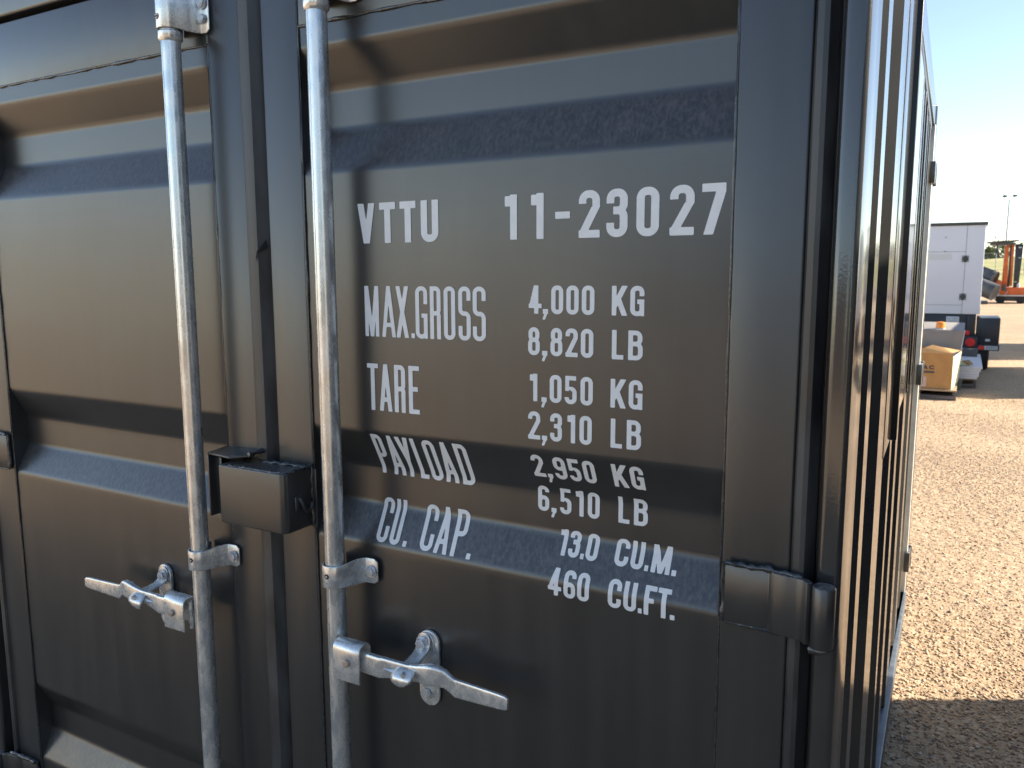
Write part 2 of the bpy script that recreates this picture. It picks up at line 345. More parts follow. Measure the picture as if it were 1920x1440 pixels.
# rubber seals, gaps behind them
def seal(prof_xy, z0, z1, name, m, parent, sm=50):
    return MB().prism([(x, y, z0) for x, y in prof_xy], (0, 0, z1 - z0)).build(name, m, parent, smooth=sm)
seal([(-.049, .02), (-.049, -.004), (-.044, -.0075), (-.030, -.0095), (-.020, -.008), (-.0045, .012), (-.0045, .02)], .12, 2.105, "gasket", M['rubber'], dl, 25)
seal([(.930, .03), (.9295, .002), (.933, -.004), (.941, -.006), (.947, -.0045), (.951, .006), (.957, .018), (.957, .03)], .12, 2.105, "gasket", M['rubber'], dr, 25)
seal([(-.975, .03), (-.975, .002), (-.978, -.004), (-.986, -.006), (-.992, -.0045), (-.996, .006), (-1.002, .018), (-1.002, .03)], .12, 2.105, "gasket", M['rubber'], dl, 25)

# corner posts, header, sill
PW = .030
def post(x0, x1, y0, y1, name="corner_post"):
    return MB().box(x0, x1, y0, y1, .0, HT).build(name, M['side'], C, bevel=.009, seg=4)
post(.9615, XR, -.001, .125); post(XL, -1.05, -.001, .125)
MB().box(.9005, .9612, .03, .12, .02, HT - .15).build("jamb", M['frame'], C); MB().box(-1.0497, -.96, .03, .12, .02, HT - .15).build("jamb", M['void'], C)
MB().box(-1.049, .961, .0, .09, 2.112, HT - .001).build("header_rail", M['frame'], C, bevel=.006, seg=3)
MB().box(-1.049, .961, .0, .09, .0, .118).build("sill", M['frame'], C, bevel=.005)
MB().box(-1.02, .95, .055, .07, .1, 2.15).build("inner_lining", M['void'], C)
MB().box(XL + .01, XR - .05, .06, LEN - .01, HT - .03, HT - .004).build("roof", M['frame'], C)
MB().box(XL + .02, XR - .04, .07, LEN - .02, .03, .09).build("floor", M['frame'], C)
MB().box(XL, XL + .03, .126, LEN - .08, .02, HT - .03).build("side_wall", M['side'], C)
MB().box(XL + .03, .93, LEN - .06, LEN - .02, .02, HT - .03).build("rear_wall", M['side'], C)

# right side wall: vertical corrugation, following the slightly toed-in line of the wall
def wx(y): return XR - .0120 * y
def wy(y0):
    s = -.1165 / (y0 + 1.08); return (-.1165 - 1.08 * s) / (s + .0175)
def wsx(y): return XR - .0175 * y
FL = [(.205, .262), (.452, .58), (.757, .80), (.935, 1.00), (1.165, 1.25), (1.42, 1.49), (1.60, 1.645)]
FL = [(wy(a), wy(b)) for a, b in FL]
sec = [(.124, -.034)]
for a, b in FL:
    dp = -.036
    sec += [(a - .042, dp), (a, 0), (b, 0), (b + .042, dp)] if a - .042 > sec[-1][0] + .002 else [(a, 0), (b, 0), (b + .042, dp)]
sec.append((2.95, -.036))
def wall_strip(z0, z1, name, m, parent, inset=0.):
    vs = [(wsx(y) + dx - inset, y, z) for y, dx in sec for z in (z0, z1)]; k = len(sec)
    return MB().add(vs, [(2 * i, 2 * i + 2, 2 * i + 3, 2 * i + 1) for i in range(k - 1)]).build(name, m, parent)
wall_strip(.09, 2.165, "side_wall", M['side'], C)
# top and bottom side rails
def rail(z0, z1, x0, x1, name, m, bev=.004, y0=.126, y1=LEN - .09):
    return MB().hexa([(wx(y0) + x0, y0, z0), (wx(y0) + x1, y0, z0), (wx(y1) + x1, y1, z0), (wx(y1) + x0, y1, z0)],
                     [(wx(y0) + x0, y0, z1), (wx(y0) + x1, y0, z1), (wx(y1) + x1, y1, z1), (wx(y1) + x0, y1, z1)]).build(name, m, C, bevel=bev)
rail(2.165, HT - .001, -.06, -.004, "top_side_rail", M['side'])
rail(.0, .09, -.06, .004, "bottom_side_rail", M['bluegrey'])
post(wx(LEN) - .055, wx(LEN) + .002, LEN - .085, LEN)
post(XL, XL + .05, LEN - .08, LEN)
# strip coloured as the sunlit rear post, and hinge blocks, at the rear of the side wall
MB().box(wx(2.9) - .045, wx(2.9) - .001, 2.885, 2.914, .06, 2.17).build("sunlit_post_strip", M['cream'], C, bevel=.003)
for z in (1.97, 1.10, .24):
    MB().box(wx(2.96) - .012, wx(2.96) + .010, 2.86, 2.96, z - .045, z + .045).tube([(wx(2.96) + .004, 2.972, z - .05), (wx(2.96) + .004, 2.972, z + .05)], .010, 10).build("side_hinge", M['frame'], C, bevel=.002)

# framed window with fold-down slats on the side wall
wf = MB(); wz0, wz1 = 1.145, 2.15
def sbox(m, y0, y1, z0, z1, x0, x1):
    return m.hexa([(wsx(y0) + x0, y0, z0), (wsx(y0) + x1, y0, z0), (wsx(y1) + x1, y1, z0), (wsx(y1) + x0, y1, z0)], [(wsx(y0) + x0, y0, z1), (wsx(y0) + x1, y0, z1), (wsx(y1) + x1, y1, z1), (wsx(y1) + x0, y1, z1)])
W0 = wy(.755)
sbox(wf, W0, W0 + .03, wz0, 2.245, -.03, .013); sbox(wf, W0 + .05, 2.72, wz1 - .03, wz1 - .001, -.03, .004)
win = wf.build("side_window", M['void2'], C, bevel=.002)
g = MB(); sbox(g, wy(.575), W0 - .0005, wz0 + .01, 2.163, -.03, .0012); g.build('window_flange', M['side'], win, bevel=.001)
g = MB(); sbox(g, W0 + .031, W0 + .56, wz0 + .03, wz1 - .03, -.018, .003); g.build("pane", M['glass'], win)
for k, y in enumerate((1.64, 1.88, 2.12, 2.36, 2.58)):
    g = MB(); sbox(g, y, y + .04, wz0 + .005, wz1 - .031, -.03, .003); g.build("mullion", M['void2'], win, bevel=.0015)
    g = MB(); sbox(g, y + .041, y + .235 if y < 2.5 else y + .14, wz0 + .03, wz1 - .031, -.02, -.004); g.build("shutter_slat", M['side'], win)

# ---- lock rods
def rod(xc, parent):
    r = MB(); r.tube([(xc, -.045, .06), (xc, -.045, 2.25)], .0172, 40)
    o = r.build("locking_rod", M['galv'], parent, smooth=60)
    MB().tube([(xc - .0035, -.0617, .07), (xc - .0035, -.0617, 1.968)], .0012, 6).build("rod_weld_line", M['galv'], parent, smooth=60)
    MB().tube([(xc, -.045, 1.966), (xc, -.045, 1.970), (xc, -.045, 1.982), (xc, -.045, 1.984)], [.0185, .0212, .0212, .0195], 36, True).build("rod_collar", M['zinc'], parent, smooth=35)
    return o
rod(-.176, dl); rod(.173, dr)
def strap(xc, z0, z1, lug, parent, ybase=.0, r=.0202, th=.0028, hole=True, name="rod_bracket"):
    """band bent round the rod with one flat lug to the right, bolted to the door"""
    yc = -.045; path = []
    path.append((xc - .019, ybase - .001))
    for k in range(0, 15):
        a = math.pi + k * (math.pi * .86) / 14
        path.append((xc + r * math.cos(a), yc + r * math.sin(a)))
    path += [(xc + .026, yc + .020), (xc + .031, ybase - .011), (xc + .037, ybase - .004), (xc + lug, ybase - .003)]
    n = len(path); P = [Vector((a, b)) for a, b in path]; nn = []
    for i in range(n):
        t = (P[min(i + 1, n - 1)] - P[max(i - 1, 0)]).normalized(); nn.append(Vector((t.y, -t.x)))
    m = MB(); vs = []
    zt = lambda i: z1 - (.000 if i < n - 4 else 0.0); rl = .009
    for i, q in enumerate(P):
        zz0, zz1 = z0, z1
        if i >= n - 4:                      # lug a little taller, rounded corners
            zz0, zz1 = z0 - .002, z1 + .004
        for o_ in (0, th):
            v = q + nn[i] * o_; vs += [(v.x, v.y, zz0), (v.x, v.y, zz1)]
    # extra end ring with rounded corners
    q = P[-1] + Vector((rl * .9, 0)); zz0, zz1 = z0 + .004, z1 - .002
    for o_ in (0, th):
        v = q + nn[-1] * o_; vs += [(v.x, v.y, zz0), (v.x, v.y, zz1)]
    n += 1; fs = []
    for i in range(n - 1):
        a, b = 4 * i, 4 * i + 4
        fs += [(a, b, b + 1, a + 1), (a + 2, a + 3, b + 3, b + 2), (a, a + 2, b + 2, b), (a + 1, b + 1, b + 3, a + 3)]
    fs += [(0, 1, 3, 2), (4 * n - 4, 4 * n - 2, 4 * n - 1, 4 * n - 3)]
    m.add(vs, fs); o = m.build(name, M['zinc'], parent, bevel=.0008, seg=2)
    hexbolt((xc + lug - .004, ybase - .0075, (z0 + z1) / 2 + .001), (0, -1, 0), .0088, .006, .011).build("bolt", M['bolt'], parent, smooth=30)
    if hole:
        a = R(270); hx, hy = xc + (r + .003) * math.cos(a), yc + (r + .003) * math.sin(a); d = Vector((math.cos(a), math.sin(a), 0))
        c0 = Vector((hx, hy, (z0 + z1) / 2 + .002)); MB().tube([c0 - d * .001, c0 + d * .0004], .0046, 16).build("screw_hole", M['void'], parent)
        MB().tube([c0 + d * .0003, c0 + d * .0009], .0022, 8).build("screw", M['bolt'], parent)
    return o
strap(-.176, .965 + .010, 1.013, .056, dl); strap(.173, 1.006, 1.046, .054, dr)
for xc, p, lugz in ((-.176, dl, 1.987), (.173, dr, 1.987)):
    strap(xc, lugz, 2.085, .048, p, name="rod_bracket", hole=False)
    a = R(258); d = Vector((math.cos(a), math.sin(a), 0)); c0 = Vector((xc, -.045, lugz + .019)) + d * .0232
    MB().tube([c0 - d * .002, c0 + d * .0012], .0052, 18).build("screw_plug", M['rivet'], p, smooth=40)
    e_ = Vector((-d.y, d.x, 0)) * .0046; q = c0 + d * .0013
    MB().hexa([q - e_ - Vector((0, 0, .0007)), q + e_ - Vector((0, 0, .0007)), q + e_ + d * .0004 - Vector((0, 0, .0007)), q - e_ + d * .0004 - Vector((0, 0, .0007))], [q - e_ + Vector((0, 0, .0007)), q + e_ + Vector((0, 0, .0007)), q + e_ + d * .0004 + Vector((0, 0, .0007)), q - e_ + d * .0004 + Vector((0, 0, .0007))]).build("screw_slot", M['void'], p)
    hexbolt((xc + .044, -.0075, lugz + .022), (0, -1, 0), .0088, .006).build("bolt", M['bolt'], p, smooth=30)

# ---- door handles with their hasp
def handle(xc, s, zc, parent):
    """xc rod centre, s=+1 lever runs to the right; x = xc + s*u"""
    X = lambda u: xc + s * u
    def poly(pts, y, d, name, m, bev=.0015, sub=0):
        return MB().prism([(X(u), y, zc + v) for u, v in pts], (0, d, 0)).build(name, m, parent, bevel=bev, seg=3)
    # clevis: folded plate welded to the rod, rounded at the top
    h0, h1 = -.036, .022; m = MB(); path = [(-.0795, h0), (-.0795, h1 - .006), (-.0780, h1 + .002), (-.0730, h1 + .008), (-.066, h1 + .010), (-.056, h1 + .010), (-.050, h1 + .006), (-.047, h1), (-.047, h0 + .008)]
    th = .003; vs = []; n = len(path)
    for i, (y, z) in enumerate(path):
        a = Vector(path[max(0, i - 1)]); b = Vector(path[min(n - 1, i + 1)]); t = (b - a).normalized(); nr = Vector((t.y, -t.x))
        for o_ in (0, th):
            v = Vector((y, z)) + nr * o_; vs += [(X(.018), v.x, zc + v.y), (X(.076), v.x, zc + v.y)]
    fs = []
    for i in range(n - 1):
        a, b = 4 * i, 4 * i + 4
        fs += [(a, b, b + 1, a + 1), (a + 2, a + 3, b + 3, b + 2), (a, a + 2, b + 2, b), (a + 1, b + 1, b + 3, a + 3)]
    fs += [(0, 1, 3, 2), (4 * n - 4, 4 * n - 2, 4 * n - 1, 4 * n - 3)]
    m.add(vs, fs); m.build("handle_clevis", M['zinc'], parent, bevel=.0009, seg=2)
    bead([(X(.0185), -.060, zc + h0 + .002), (X(.0175), -.062, zc), (X(.0185), -.060, zc + h1)], .0042, M['zinc'], "weld", parent, .006, .35)
    MB().tube([(X(.050), -.0775, zc - .001), (X(.050), -.0838, zc - .001), (X(.050), -.0850, zc - .001)], [.0066, .0066, .0050], 20).build("rivet", M['rivet'], parent, smooth=35)
    MB().tube([(X(.050), -.047, zc - .001), (X(.050), -.040, zc - .001)], .006, 16).build("rivet", M['bolt'], parent, smooth=35)
    # forged lever: sections (u, y centre, v centre, half height, half thickness)
    secs = [(.052, -.063, .000, .0165, .0055), (.078, -.063, .000, .0185, .0058), (.108, -.063, -.001, .0185, .006), (.116, -.063, .000, .0185, .0050), (.140, -.061, .002, .0150, .0048), (.165, -.060, .004, .0125, .0045),
            (.185, -.060, .006, .0140, .0055), (.205, -.060, .008, .0180, .0075), (.225, -.058, .009, .0170, .0070), (.236, -.055, .0065, .0150, .0055), (.246, -.052, -.002, .0145, .0045),
            (.253, -.052, -.0065, .0155, .0036), (.300, -.055, -.005, .0140, .0035), (.340, -.059, -.0025, .0125, .0034), (.352, -.060, -.002, .0115, .0032), (.357, -.0605, -.002, .0085, .0028)]
    vs = []; N = 16
    for u, y, v, hh, ht in secs:
        for k in range(N):
            a = 2 * math.pi * k / N; ca, sa = math.cos(a), math.sin(a)
            e = .38; vs.append((X(u), y + ht * math.copysign(abs(ca) ** e, ca), zc + v + hh * math.copysign(abs(sa) ** e, sa)))
    fs = [(i * N + k, i * N + (k + 1) % N, (i + 1) * N + (k + 1) % N, (i + 1) * N + k) for i in range(len(secs) - 1) for k in range(N)]
    fs += [tuple(range(N)), tuple((len(secs) - 1) * N + k for k in range(N))[::-1]]
    MB().add(vs, fs).build("handle_lever", M['zinc'], parent, smooth=42)
    # raised rib on the lever
    MB().add([(X(.118), -.0682, zc + .001), (X(.168), -.0660, zc + .0085), (X(.168), -.0655, zc - .0085), (X(.160), -.0735, zc + .000)], [(0, 1, 3), (0, 3, 2), (1, 2, 3)]).build("lever_rib", M['zinc'], parent)
    # hasp plate bolted on the panel
    up = .165
    def rnd(cu, cv0, cv1, w_, n=10):
        return [(cu + w_ * math.cos(math.pi * k / n), cv1 + w_ * math.sin(math.pi * k / n)) for k in range(n + 1)] + [(cu - w_ * math.cos(math.pi * k / n), cv0 - w_ * math.sin(math.pi * k / n)) for k in range(n + 1)]
    poly(rnd(up + .003, -.063, .032, .021), .002, -.006, "hasp_plate", M['zinc'])
    poly(rnd(up - .002, -.001, .032, .018), -.0041, -.003, "hasp_plate", M['zinc'])
    # swinging catch: bends outward from upper bolt over the lever
    rows = [(-.0080, .050, .008, .0), (-.0080, .044, .0140, .0), (-.0085, .034, .0170, .0), (-.0100, .024, .0165, .0), (-.0200, .018, .0150, .0), (-.0360, .014, .0150, .001), (-.0540, .0125, .0175, .002), (-.0660, .009, .0200, .003), (-.0760, .002, .0250, .003), (-.0800, -.006, .0230, .001), (-.0785, -.013, .0160, -.002), (-.0750, -.019, .0080, -.003), (-.073, -.0205, .003, -.003)]
    vs = []; n = len(rows)
    for i, (y, v, hw, du) in enumerate(rows):
        for o_ in (0, 1):
            for sgn in (-1, 1): vs.append((X(up - .002 + du + sgn * hw), y - (0 if o_ else .0032), zc + v + (0 if o_ else .0022)))
    fs = []
    for i in range(n - 1):
        a, b = 4 * i, 4 * i + 4
        fs += [(a, b, b + 1, a + 1), (a + 2, a + 3, b + 3, b + 2), (a, a + 2, b + 2, b), (a + 1, b + 1, b + 3, a + 3)]
    fs += [(0, 1, 3, 2), (4 * n - 4, 4 * n - 2, 4 * n - 1, 4 * n - 3)]
    MB().add(vs, fs).build("hasp_catch", M['zinc'], parent, smooth=60, sub=1)
    # lower keeper lip under the lever
    MB().add([(X(up - .014), -.005, zc - .038), (X(up + .022), -.005, zc - .038), (X(up - .014), -.040, zc - .020), (X(up + .022), -.040, zc - .016), (X(up - .012), -.044, zc - .014), (X(up + .020), -.044, zc - .010),
              (X(up - .014), -.005, zc - .042), (X(up + .022), -.005, zc - .042), (X(up - .014), -.044, zc - .024), (X(up + .022), -.044, zc - .020), (X(up - .012), -.047, zc - .014), (X(up + .020), -.047, zc - .010)],
             [(0, 1, 3, 2), (2, 3, 5, 4), (6, 8, 9, 7), (8, 10, 11, 9), (4, 5, 11, 10), (0, 6, 7, 1), (0, 2, 8, 6), (2, 4, 10, 8), (1, 7, 9, 3), (3, 9, 11, 5)]).build("hasp_keeper", M['zinc'], parent, bevel=.001)
    hexbolt((X(up - .004), -.0115, zc + .033), (0, -1, 0), .0098, .008, .0125).build("bolt", M['bolt'], parent, smooth=30)
    hexbolt((X(up - .001), -.0045, zc - .062), (0, -1, 0), .0092, .007, .0).build("bolt", M['bolt'], parent, smooth=30)
    MB().tube([(X(up + .004), -.0755, zc + .006), (X(up + .004), -.0815, zc + .006)], [.0052, .0042], 16).build("rivet", M['zinc'], parent, smooth=40)
handle(-.176, -1, .884, dl); handle(.173, 1, .888, dr)

# ---- lock box across the seam
lb = MB()
bx0, bx1, by0, bz0, bz1 = -.078, .088, -.076, 1.091, 1.201
rc = .012; sec_ = [(bx0, .0), (bx0, by0 + .004), (bx0 + .004, by0)] + [(bx1 - rc + rc * math.sin(a), by0 + rc - rc * math.cos(a)) for a in [k * math.pi / 12 for k in range(7)]] + [(bx1, .0)]
th = .0035
inner = [(x + (th if x < 0 else -th), y + th) for x, y in [(bx0, -.004), (bx0, by0), (bx1 - rc * .3, by0 + .001), (bx1, by0 + rc * .3), (bx1, -.004)]]
lb.prism([(x, y, bz0) for x, y in sec_], (0, 0, bz1 - bz0))
box_o = lb.build("lock_box", M['frame'], C, bevel=.003, seg=3)
bead([(bx0 + .03, by0 + .004, bz1), (bx1 - .010, by0 + .006, bz1), (bx1, by0 + .02, bz1), (bx1 - .001, -.004, bz1 + .001)], .0032, M['weld'], "weld_seam", box_o, .007, .5)
bead([(bx0 + .06, -.022, bz1 + .001), (bx1 - .004, -.016, bz1 + .001)], .004, M['weld'], "weld_seam", box_o, .007, .6)
bead([(bx1 + .001, -.006, bz1), (bx1 + .001, -.006, bz0)], .0035, M['weld'], "weld_seam", box_o, .008, .5)
MB().box(bx1 - .004, bx1 + .010, -.006, -.001, bz0 - .004, bz1 - .004).build("mounting_flange", M['frame'], box_o, bevel=.0015)
hk = [(bx1 + .0005, -.042, 1.150), (bx1 + .006, -.042, 1.149), (bx1 + .009, -.041, 1.143), (bx1 + .009, -.037, 1.132), (bx1 + .009, -.029, 1.124), (bx1 + .009, -.020, 1.127), (bx1 + .009, -.016, 1.138)]
MB().tube(hk, .0033, 10).build("latch_hook", M['rubber'], box_o, smooth=60)
MB().box(bx1, bx1 + .004, -.052, -.034, 1.128, 1.156).build("latch_plate", M['frame'], box_o, bevel=.002)
# hood on the left door that the box slides under
MB().prism([(-.139, -.0, 1.2115), (-.139, -.046, 1.2075), (-.060, -.064, 1.2105), (-.030, -.044, 1.213), (-.030, 0, 1.216)], (0, 0, .004)).build("lock_hood", M['frame'], dl, bevel=.001)
MB().box(-.1395, -.1355, -.047, .0, 1.086, 1.2075).box(-.139, -.120, -.030, -.026, 1.086, 1.20).build("lock_hood", M['frame'], dl, bevel=.001)
MB().box(-.1352, -.0785, -.012, -.0005, 1.09, 1.208).build("hood_shade", M['void'], dl)  # near-black sheet stands in for the shaded inside of the hood
bead([(-.03, -.044, 1.217), (-.03, -.004, 1.219)], .004, M['weld'], "weld_seam", dl, .006, .5)

# ---- hinges
def hinge(s, x_stile, zc, parent):
    """plate welded on the door, joggled over the seal, ending in a barrel"""
    X = lambda u: x_stile + s * u
    path = [(.008, -.0005), (.068, -.0005), (.074, -.004), (.080, -.009), (.094, -.011), (.104, -.0115), (.112, -.013), (.120, -.018), (.126, -.026)]
    th = .009; n = len(path); vs = []
    for i, (u, y) in enumerate(path):
        a = Vector(path[max(0, i - 1)]); b = Vector(path[min(n - 1, i + 1)]); t = (b - a).normalized(); nr = Vector((t.y, -t.x))
        for o_ in (0, th):
            v = Vector((u, y)) + nr * o_; vs += [(X(v.x), v.y, zc - .042), (X(v.x), v.y, zc + .042)]
    fs = []
    for i in range(n - 1):
        a, b = 4 * i, 4 * i + 4
        fs += [(a, b, b + 1, a + 1), (a + 2, a + 3, b + 3, b + 2), (a, a + 2, b + 2, b), (a + 1, b + 1, b + 3, a + 3)]
    fs += [(0, 1, 3, 2), (4 * n - 4, 4 * n - 2, 4 * n - 1, 4 * n - 3)]
    o = MB().add(vs, fs).build("hinge", M['frame'], parent, bevel=.0012)
    bc = X(.140); MB().tube([(bc, -.030, zc - .041), (bc, -.030, zc - .039), (bc, -.030, zc + .039), (bc, -.030, zc + .041)], [.0132, .0145, .0145, .0132], 24).build("hinge_barrel", M['frame'], parent, smooth=40)
    MB().tube([(bc, -.030, zc - .043), (bc, -.030, zc - .0412)], .010, 14).build("hinge_pin", M['bolt'], parent, smooth=40)
    bead([(X(.009), -.010, zc + .043), (X(.066), -.010, zc + .043), (X(.095), -.012, zc + .043), (X(.110), -.014, zc + .042)], .0046, M['weld'], "weld_seam", parent, .007, .45)
    bead([(X(.006), -.006, zc + .042), (X(.006), -.006, zc - .042)], .0042, M['weld'], "weld_seam", parent, .007, .45)
    bead([(X(.012), -.006, zc - .043), (X(.09), -.009, zc - .043)], .0025, M['weld'], "weld_seam", parent, .007, .45)
    bead([(X(.124), -.018, zc - .050), (X(.138), -.022, zc - .052), (X(.152), -.018, zc - .044), (X(.153), -.010, zc - .036)], .0055, M['weld'], "weld_seam", parent, .006, .45)
for zc in (1.112, .27): hinge(1, .837, zc, dr); hinge(-1, -.882, zc + (.012 if zc > 1 else 0), dl)

# ---- tear in the centre seal
MB().add([(-.0050, -.0012, 1.612), (-.0040, .002, 1.596), (-.018, -.0095, 1.588), (-.023, -.0102, 1.583), (-.024, -.0103, 1.570), (-.021, -.0101, 1.590)], [(0, 1, 2, 5), (2, 3, 4), (2, 4, 5)]).build("seal_tear", M['void'], dl)

# ------------------------------------------------------------------ lettering
def sd_box(X, Y, x0, y0, x1, y1):
    return np.maximum(np.maximum(x0 - X, X - x1), np.maximum(y0 - Y, Y - y1))
def sd_rr(X, Y, x0, y0, x1, y1, r):
    cx, cy, hx, hy = (x0 + x1) / 2, (y0 + y1) / 2, (x1 - x0) / 2, (y1 - y0) / 2; r = min(r, hx, hy)
    qx = np.abs(X - cx) - hx + r; qy = np.abs(Y - cy) - hy + r
    return np.hypot(np.maximum(qx, 0), np.maximum(qy, 0)) + np.minimum(np.maximum(qx, qy), 0) - r
def sd_ring(X, Y, x0, y0, x1, y1, r, t, tv=None):
    tv = tv or t; return np.maximum(sd_rr(X, Y, x0, y0, x1, y1, r), -sd_rr(X, Y, x0 + t, y0 + tv, x1 - t, y1 - tv, max(r - t, .0004)))
def sd_bar(X, Y, ax, ay, bx, by, t):        # diagonal bar: horizontal width t, unbounded, clip outside
    s = (bx - ax) / (by - ay); c = ax + (Y - ay) * s; return (np.abs(X - c) - t / 2) / math.hypot(1, s)
def glyph(ch, X, Y, w, h, t):
    U = lambda *a: np.minimum.reduce(a); I = lambda *a: np.maximum.reduce(a)
    r = w * .46; tv = t * .92; B = lambda x0, y0, x1, y1: sd_box(X, Y, x0, y0, x1, y1); full = B(0, 0, w, h)
    ring = lambda x0, y0, x1, y1: sd_ring(X, Y, x0, y0, x1, y1, r, t, tv)
    if ch in 'O0': return ring(0, 0, w, h)
    if ch == 'C': return I(ring(0, 0, w, h), -B(w / 2, h * .36, w * 2, h * .64))
    if ch == 'G': return U(I(ring(0, 0, w, h), -B(w / 2, h * .44, w * 2, h * .66)), B(w * .5, h * .40, w, h * .40 + tv), B(w - t * .75, 0, w, h * .40))
    if ch == 'U': return I(ring(0, 0, w, 2 * h), full)
    if ch == 'D': return U(B(0, 0, t, h), I(ring(-w * .6, 0, w, h), B(t * .5, 0, w, h)))
    if ch == 'P': return U(B(0, 0, t, h), I(ring(-w * .6, h * .42, w, h), B(t * .5, 0, w, h)))
    if ch == 'R': return U(B(0, 0, t, h), I(ring(-w * .6, h * .45, w, h), B(t * .5, 0, w, h)), I(sd_rr(X, Y, w * .3, -h, w, h * .45 + tv, r), B(w - t, 0, w, h * .45 + tv * .6)))
    if ch == 'B': return U(B(0, 0, t, h), I(ring(-w * .6, h * .47, w * .97, h), B(t * .5, 0, w, h)), I(ring(-w * .6, 0, w, h * .47 + tv), B(t * .5, 0, w, h)))
    if ch == 'E': return U(B(0, 0, t, h), B(0, 0, w, tv), B(0, h - tv, w, h), B(0, h * .47, w * .85, h * .47 + tv))
    if ch == 'F': return U(B(0, 0, t, h), B(0, h - tv, w, h), B(0, h * .45, w * .85, h * .45 + tv))
    if ch == 'L': return U(B(0, 0, t, h), B(0, 0, w, tv))
    if ch == 'T': return U(B(w / 2 - t / 2, 0, w / 2 + t / 2, h), B(0, h - tv, w, h))
    if ch == '1': return U(B(w - t, 0, w, h), I(sd_bar(X, Y, -t * .2, h * .70, w, h * 1.08, t * 2.2), B(0, h * .74, w - t * .5, h * .97)))
    if ch == '-': return B(0, 0, w, h)
    if ch == '.': return B(0, 0, w, h)
    if ch == ',': return U(B(0, 0, w, t), I(sd_bar(X, Y, w - t * .55, 0, w * .15, -h, t * .7), B(0, -h, w, t * .5)))
    if ch == 'V': return I(U(sd_bar(X, Y, t * .52, h, w / 2, 0, t * 1.05), sd_bar(X, Y, w - t * .52, h, w / 2, 0, t * 1.05)), full)
    if ch == 'A': return U(I(U(sd_bar(X, Y, t * .5, 0, w / 2, h, t), sd_bar(X, Y, w - t * .5, 0, w / 2, h, t)), full), B(w * .25, h * .2, w * .75, h * .2 + tv))
    if ch == 'X': return I(U(sd_bar(X, Y, t * .55, 0, w - t * .55, h, t * 1.1), sd_bar(X, Y, t * .55, h, w - t * .55, 0, t * 1.1)), full)
    if ch == 'Y': return U(I(U(sd_bar(X, Y, t * .55, h, w / 2, h * .42, t * 1.1), sd_bar(X, Y, w - t * .55, h, w / 2, h * .42, t * 1.1)), B(0, h * .40, w, h)), B(w / 2 - t / 2, 0, w / 2 + t / 2, h * .5))
    if ch == 'M': return U(B(0, 0, t, h), B(w - t, 0, w, h), I(U(sd_bar(X, Y, t * .6, h, w / 2, 0, t * 1.0), sd_bar(X, Y, w - t * .6, h, w / 2, 0, t * 1.0)), full))
    if ch == 'K': return U(B(0, 0, t, h), I(sd_bar(X, Y, w - t * .6, h, t * .5, h * .30, t * 1.25), B(t * .5, 0, w, h)), I(sd_bar(X, Y, w - t * .6, 0, t * 1.0, h * .72, t * 1.2), B(t, 0, w, h * .56)))
    if ch == '4': return U(B(w - t * 1.75, 0, w - t * .75, h), B(0, h * .20, w, h * .20 + tv), I(sd_bar(X, Y, t * .45, h * .2, w - t * 1.35, h, t * .95), B(0, h * .2, w - t, h)))
    if ch == '7': return U(B(0, h - tv, w, h), I(sd_bar(X, Y, w * .30, 0, w - t * .55, h - tv, t * 1.12), full))
    if ch == '2': return U(I(ring(0, h * .42, w, h), U(B(0, h * .72, w, h), B(w / 2, h * .64, w, h)), -B(0, 0, w / 2, h * .70)), B(0, 0, w, tv), I(sd_bar(X, Y, w - t * .52, h * .66, t * .55, tv * .6, t * 1.12), B(0, tv * .4, w, h * .655)))
    if ch == '3': return U(I(ring(0, h * .47, w, h), U(B(w / 2, 0, w, h), B(0, h * .70, w, h))), I(ring(0, 0, w, h * .47 + tv), U(B(w / 2, 0, w, h), B(0, 0, w, h * .30))), B(w * .32, h * .47, w * .6, h * .47 + tv))
    if ch == '8': return U(ring(w * .03, h * .47, w * .97, h), ring(0, 0, w, h * .47 + tv))
    if ch == '5': return U(B(w * .05, h - tv, w * .95, h), B(w * .05, h * .46, w * .05 + t * .9, h), I(ring(0, 0, w, h * .62), -B(-1, h * .24, w * .5, h * .50), ), B(w * .05, h * .46, w * .3, h * .46 + tv * .7))
    if ch == '6': return U(ring(0, 0, w, h * .60), I(ring(0, 0, w, h), -B(w / 2, h * .3, w * 2, h * .74)))
    if ch == '9': return glyph('6', w - X, h - Y, w, h, t)
    if ch == 'S': return U(I(ring(0, h * .46, w, h), U(B(0, 0, w / 2, h), B(0, h * .74, w, h))), I(ring(0, 0, w, h * .46 + tv), U(B(w / 2, 0, w, h), B(0, 0, w, h * .27))), B(w * .34, h * .46, w * .66, h * .46 + tv))
    return full
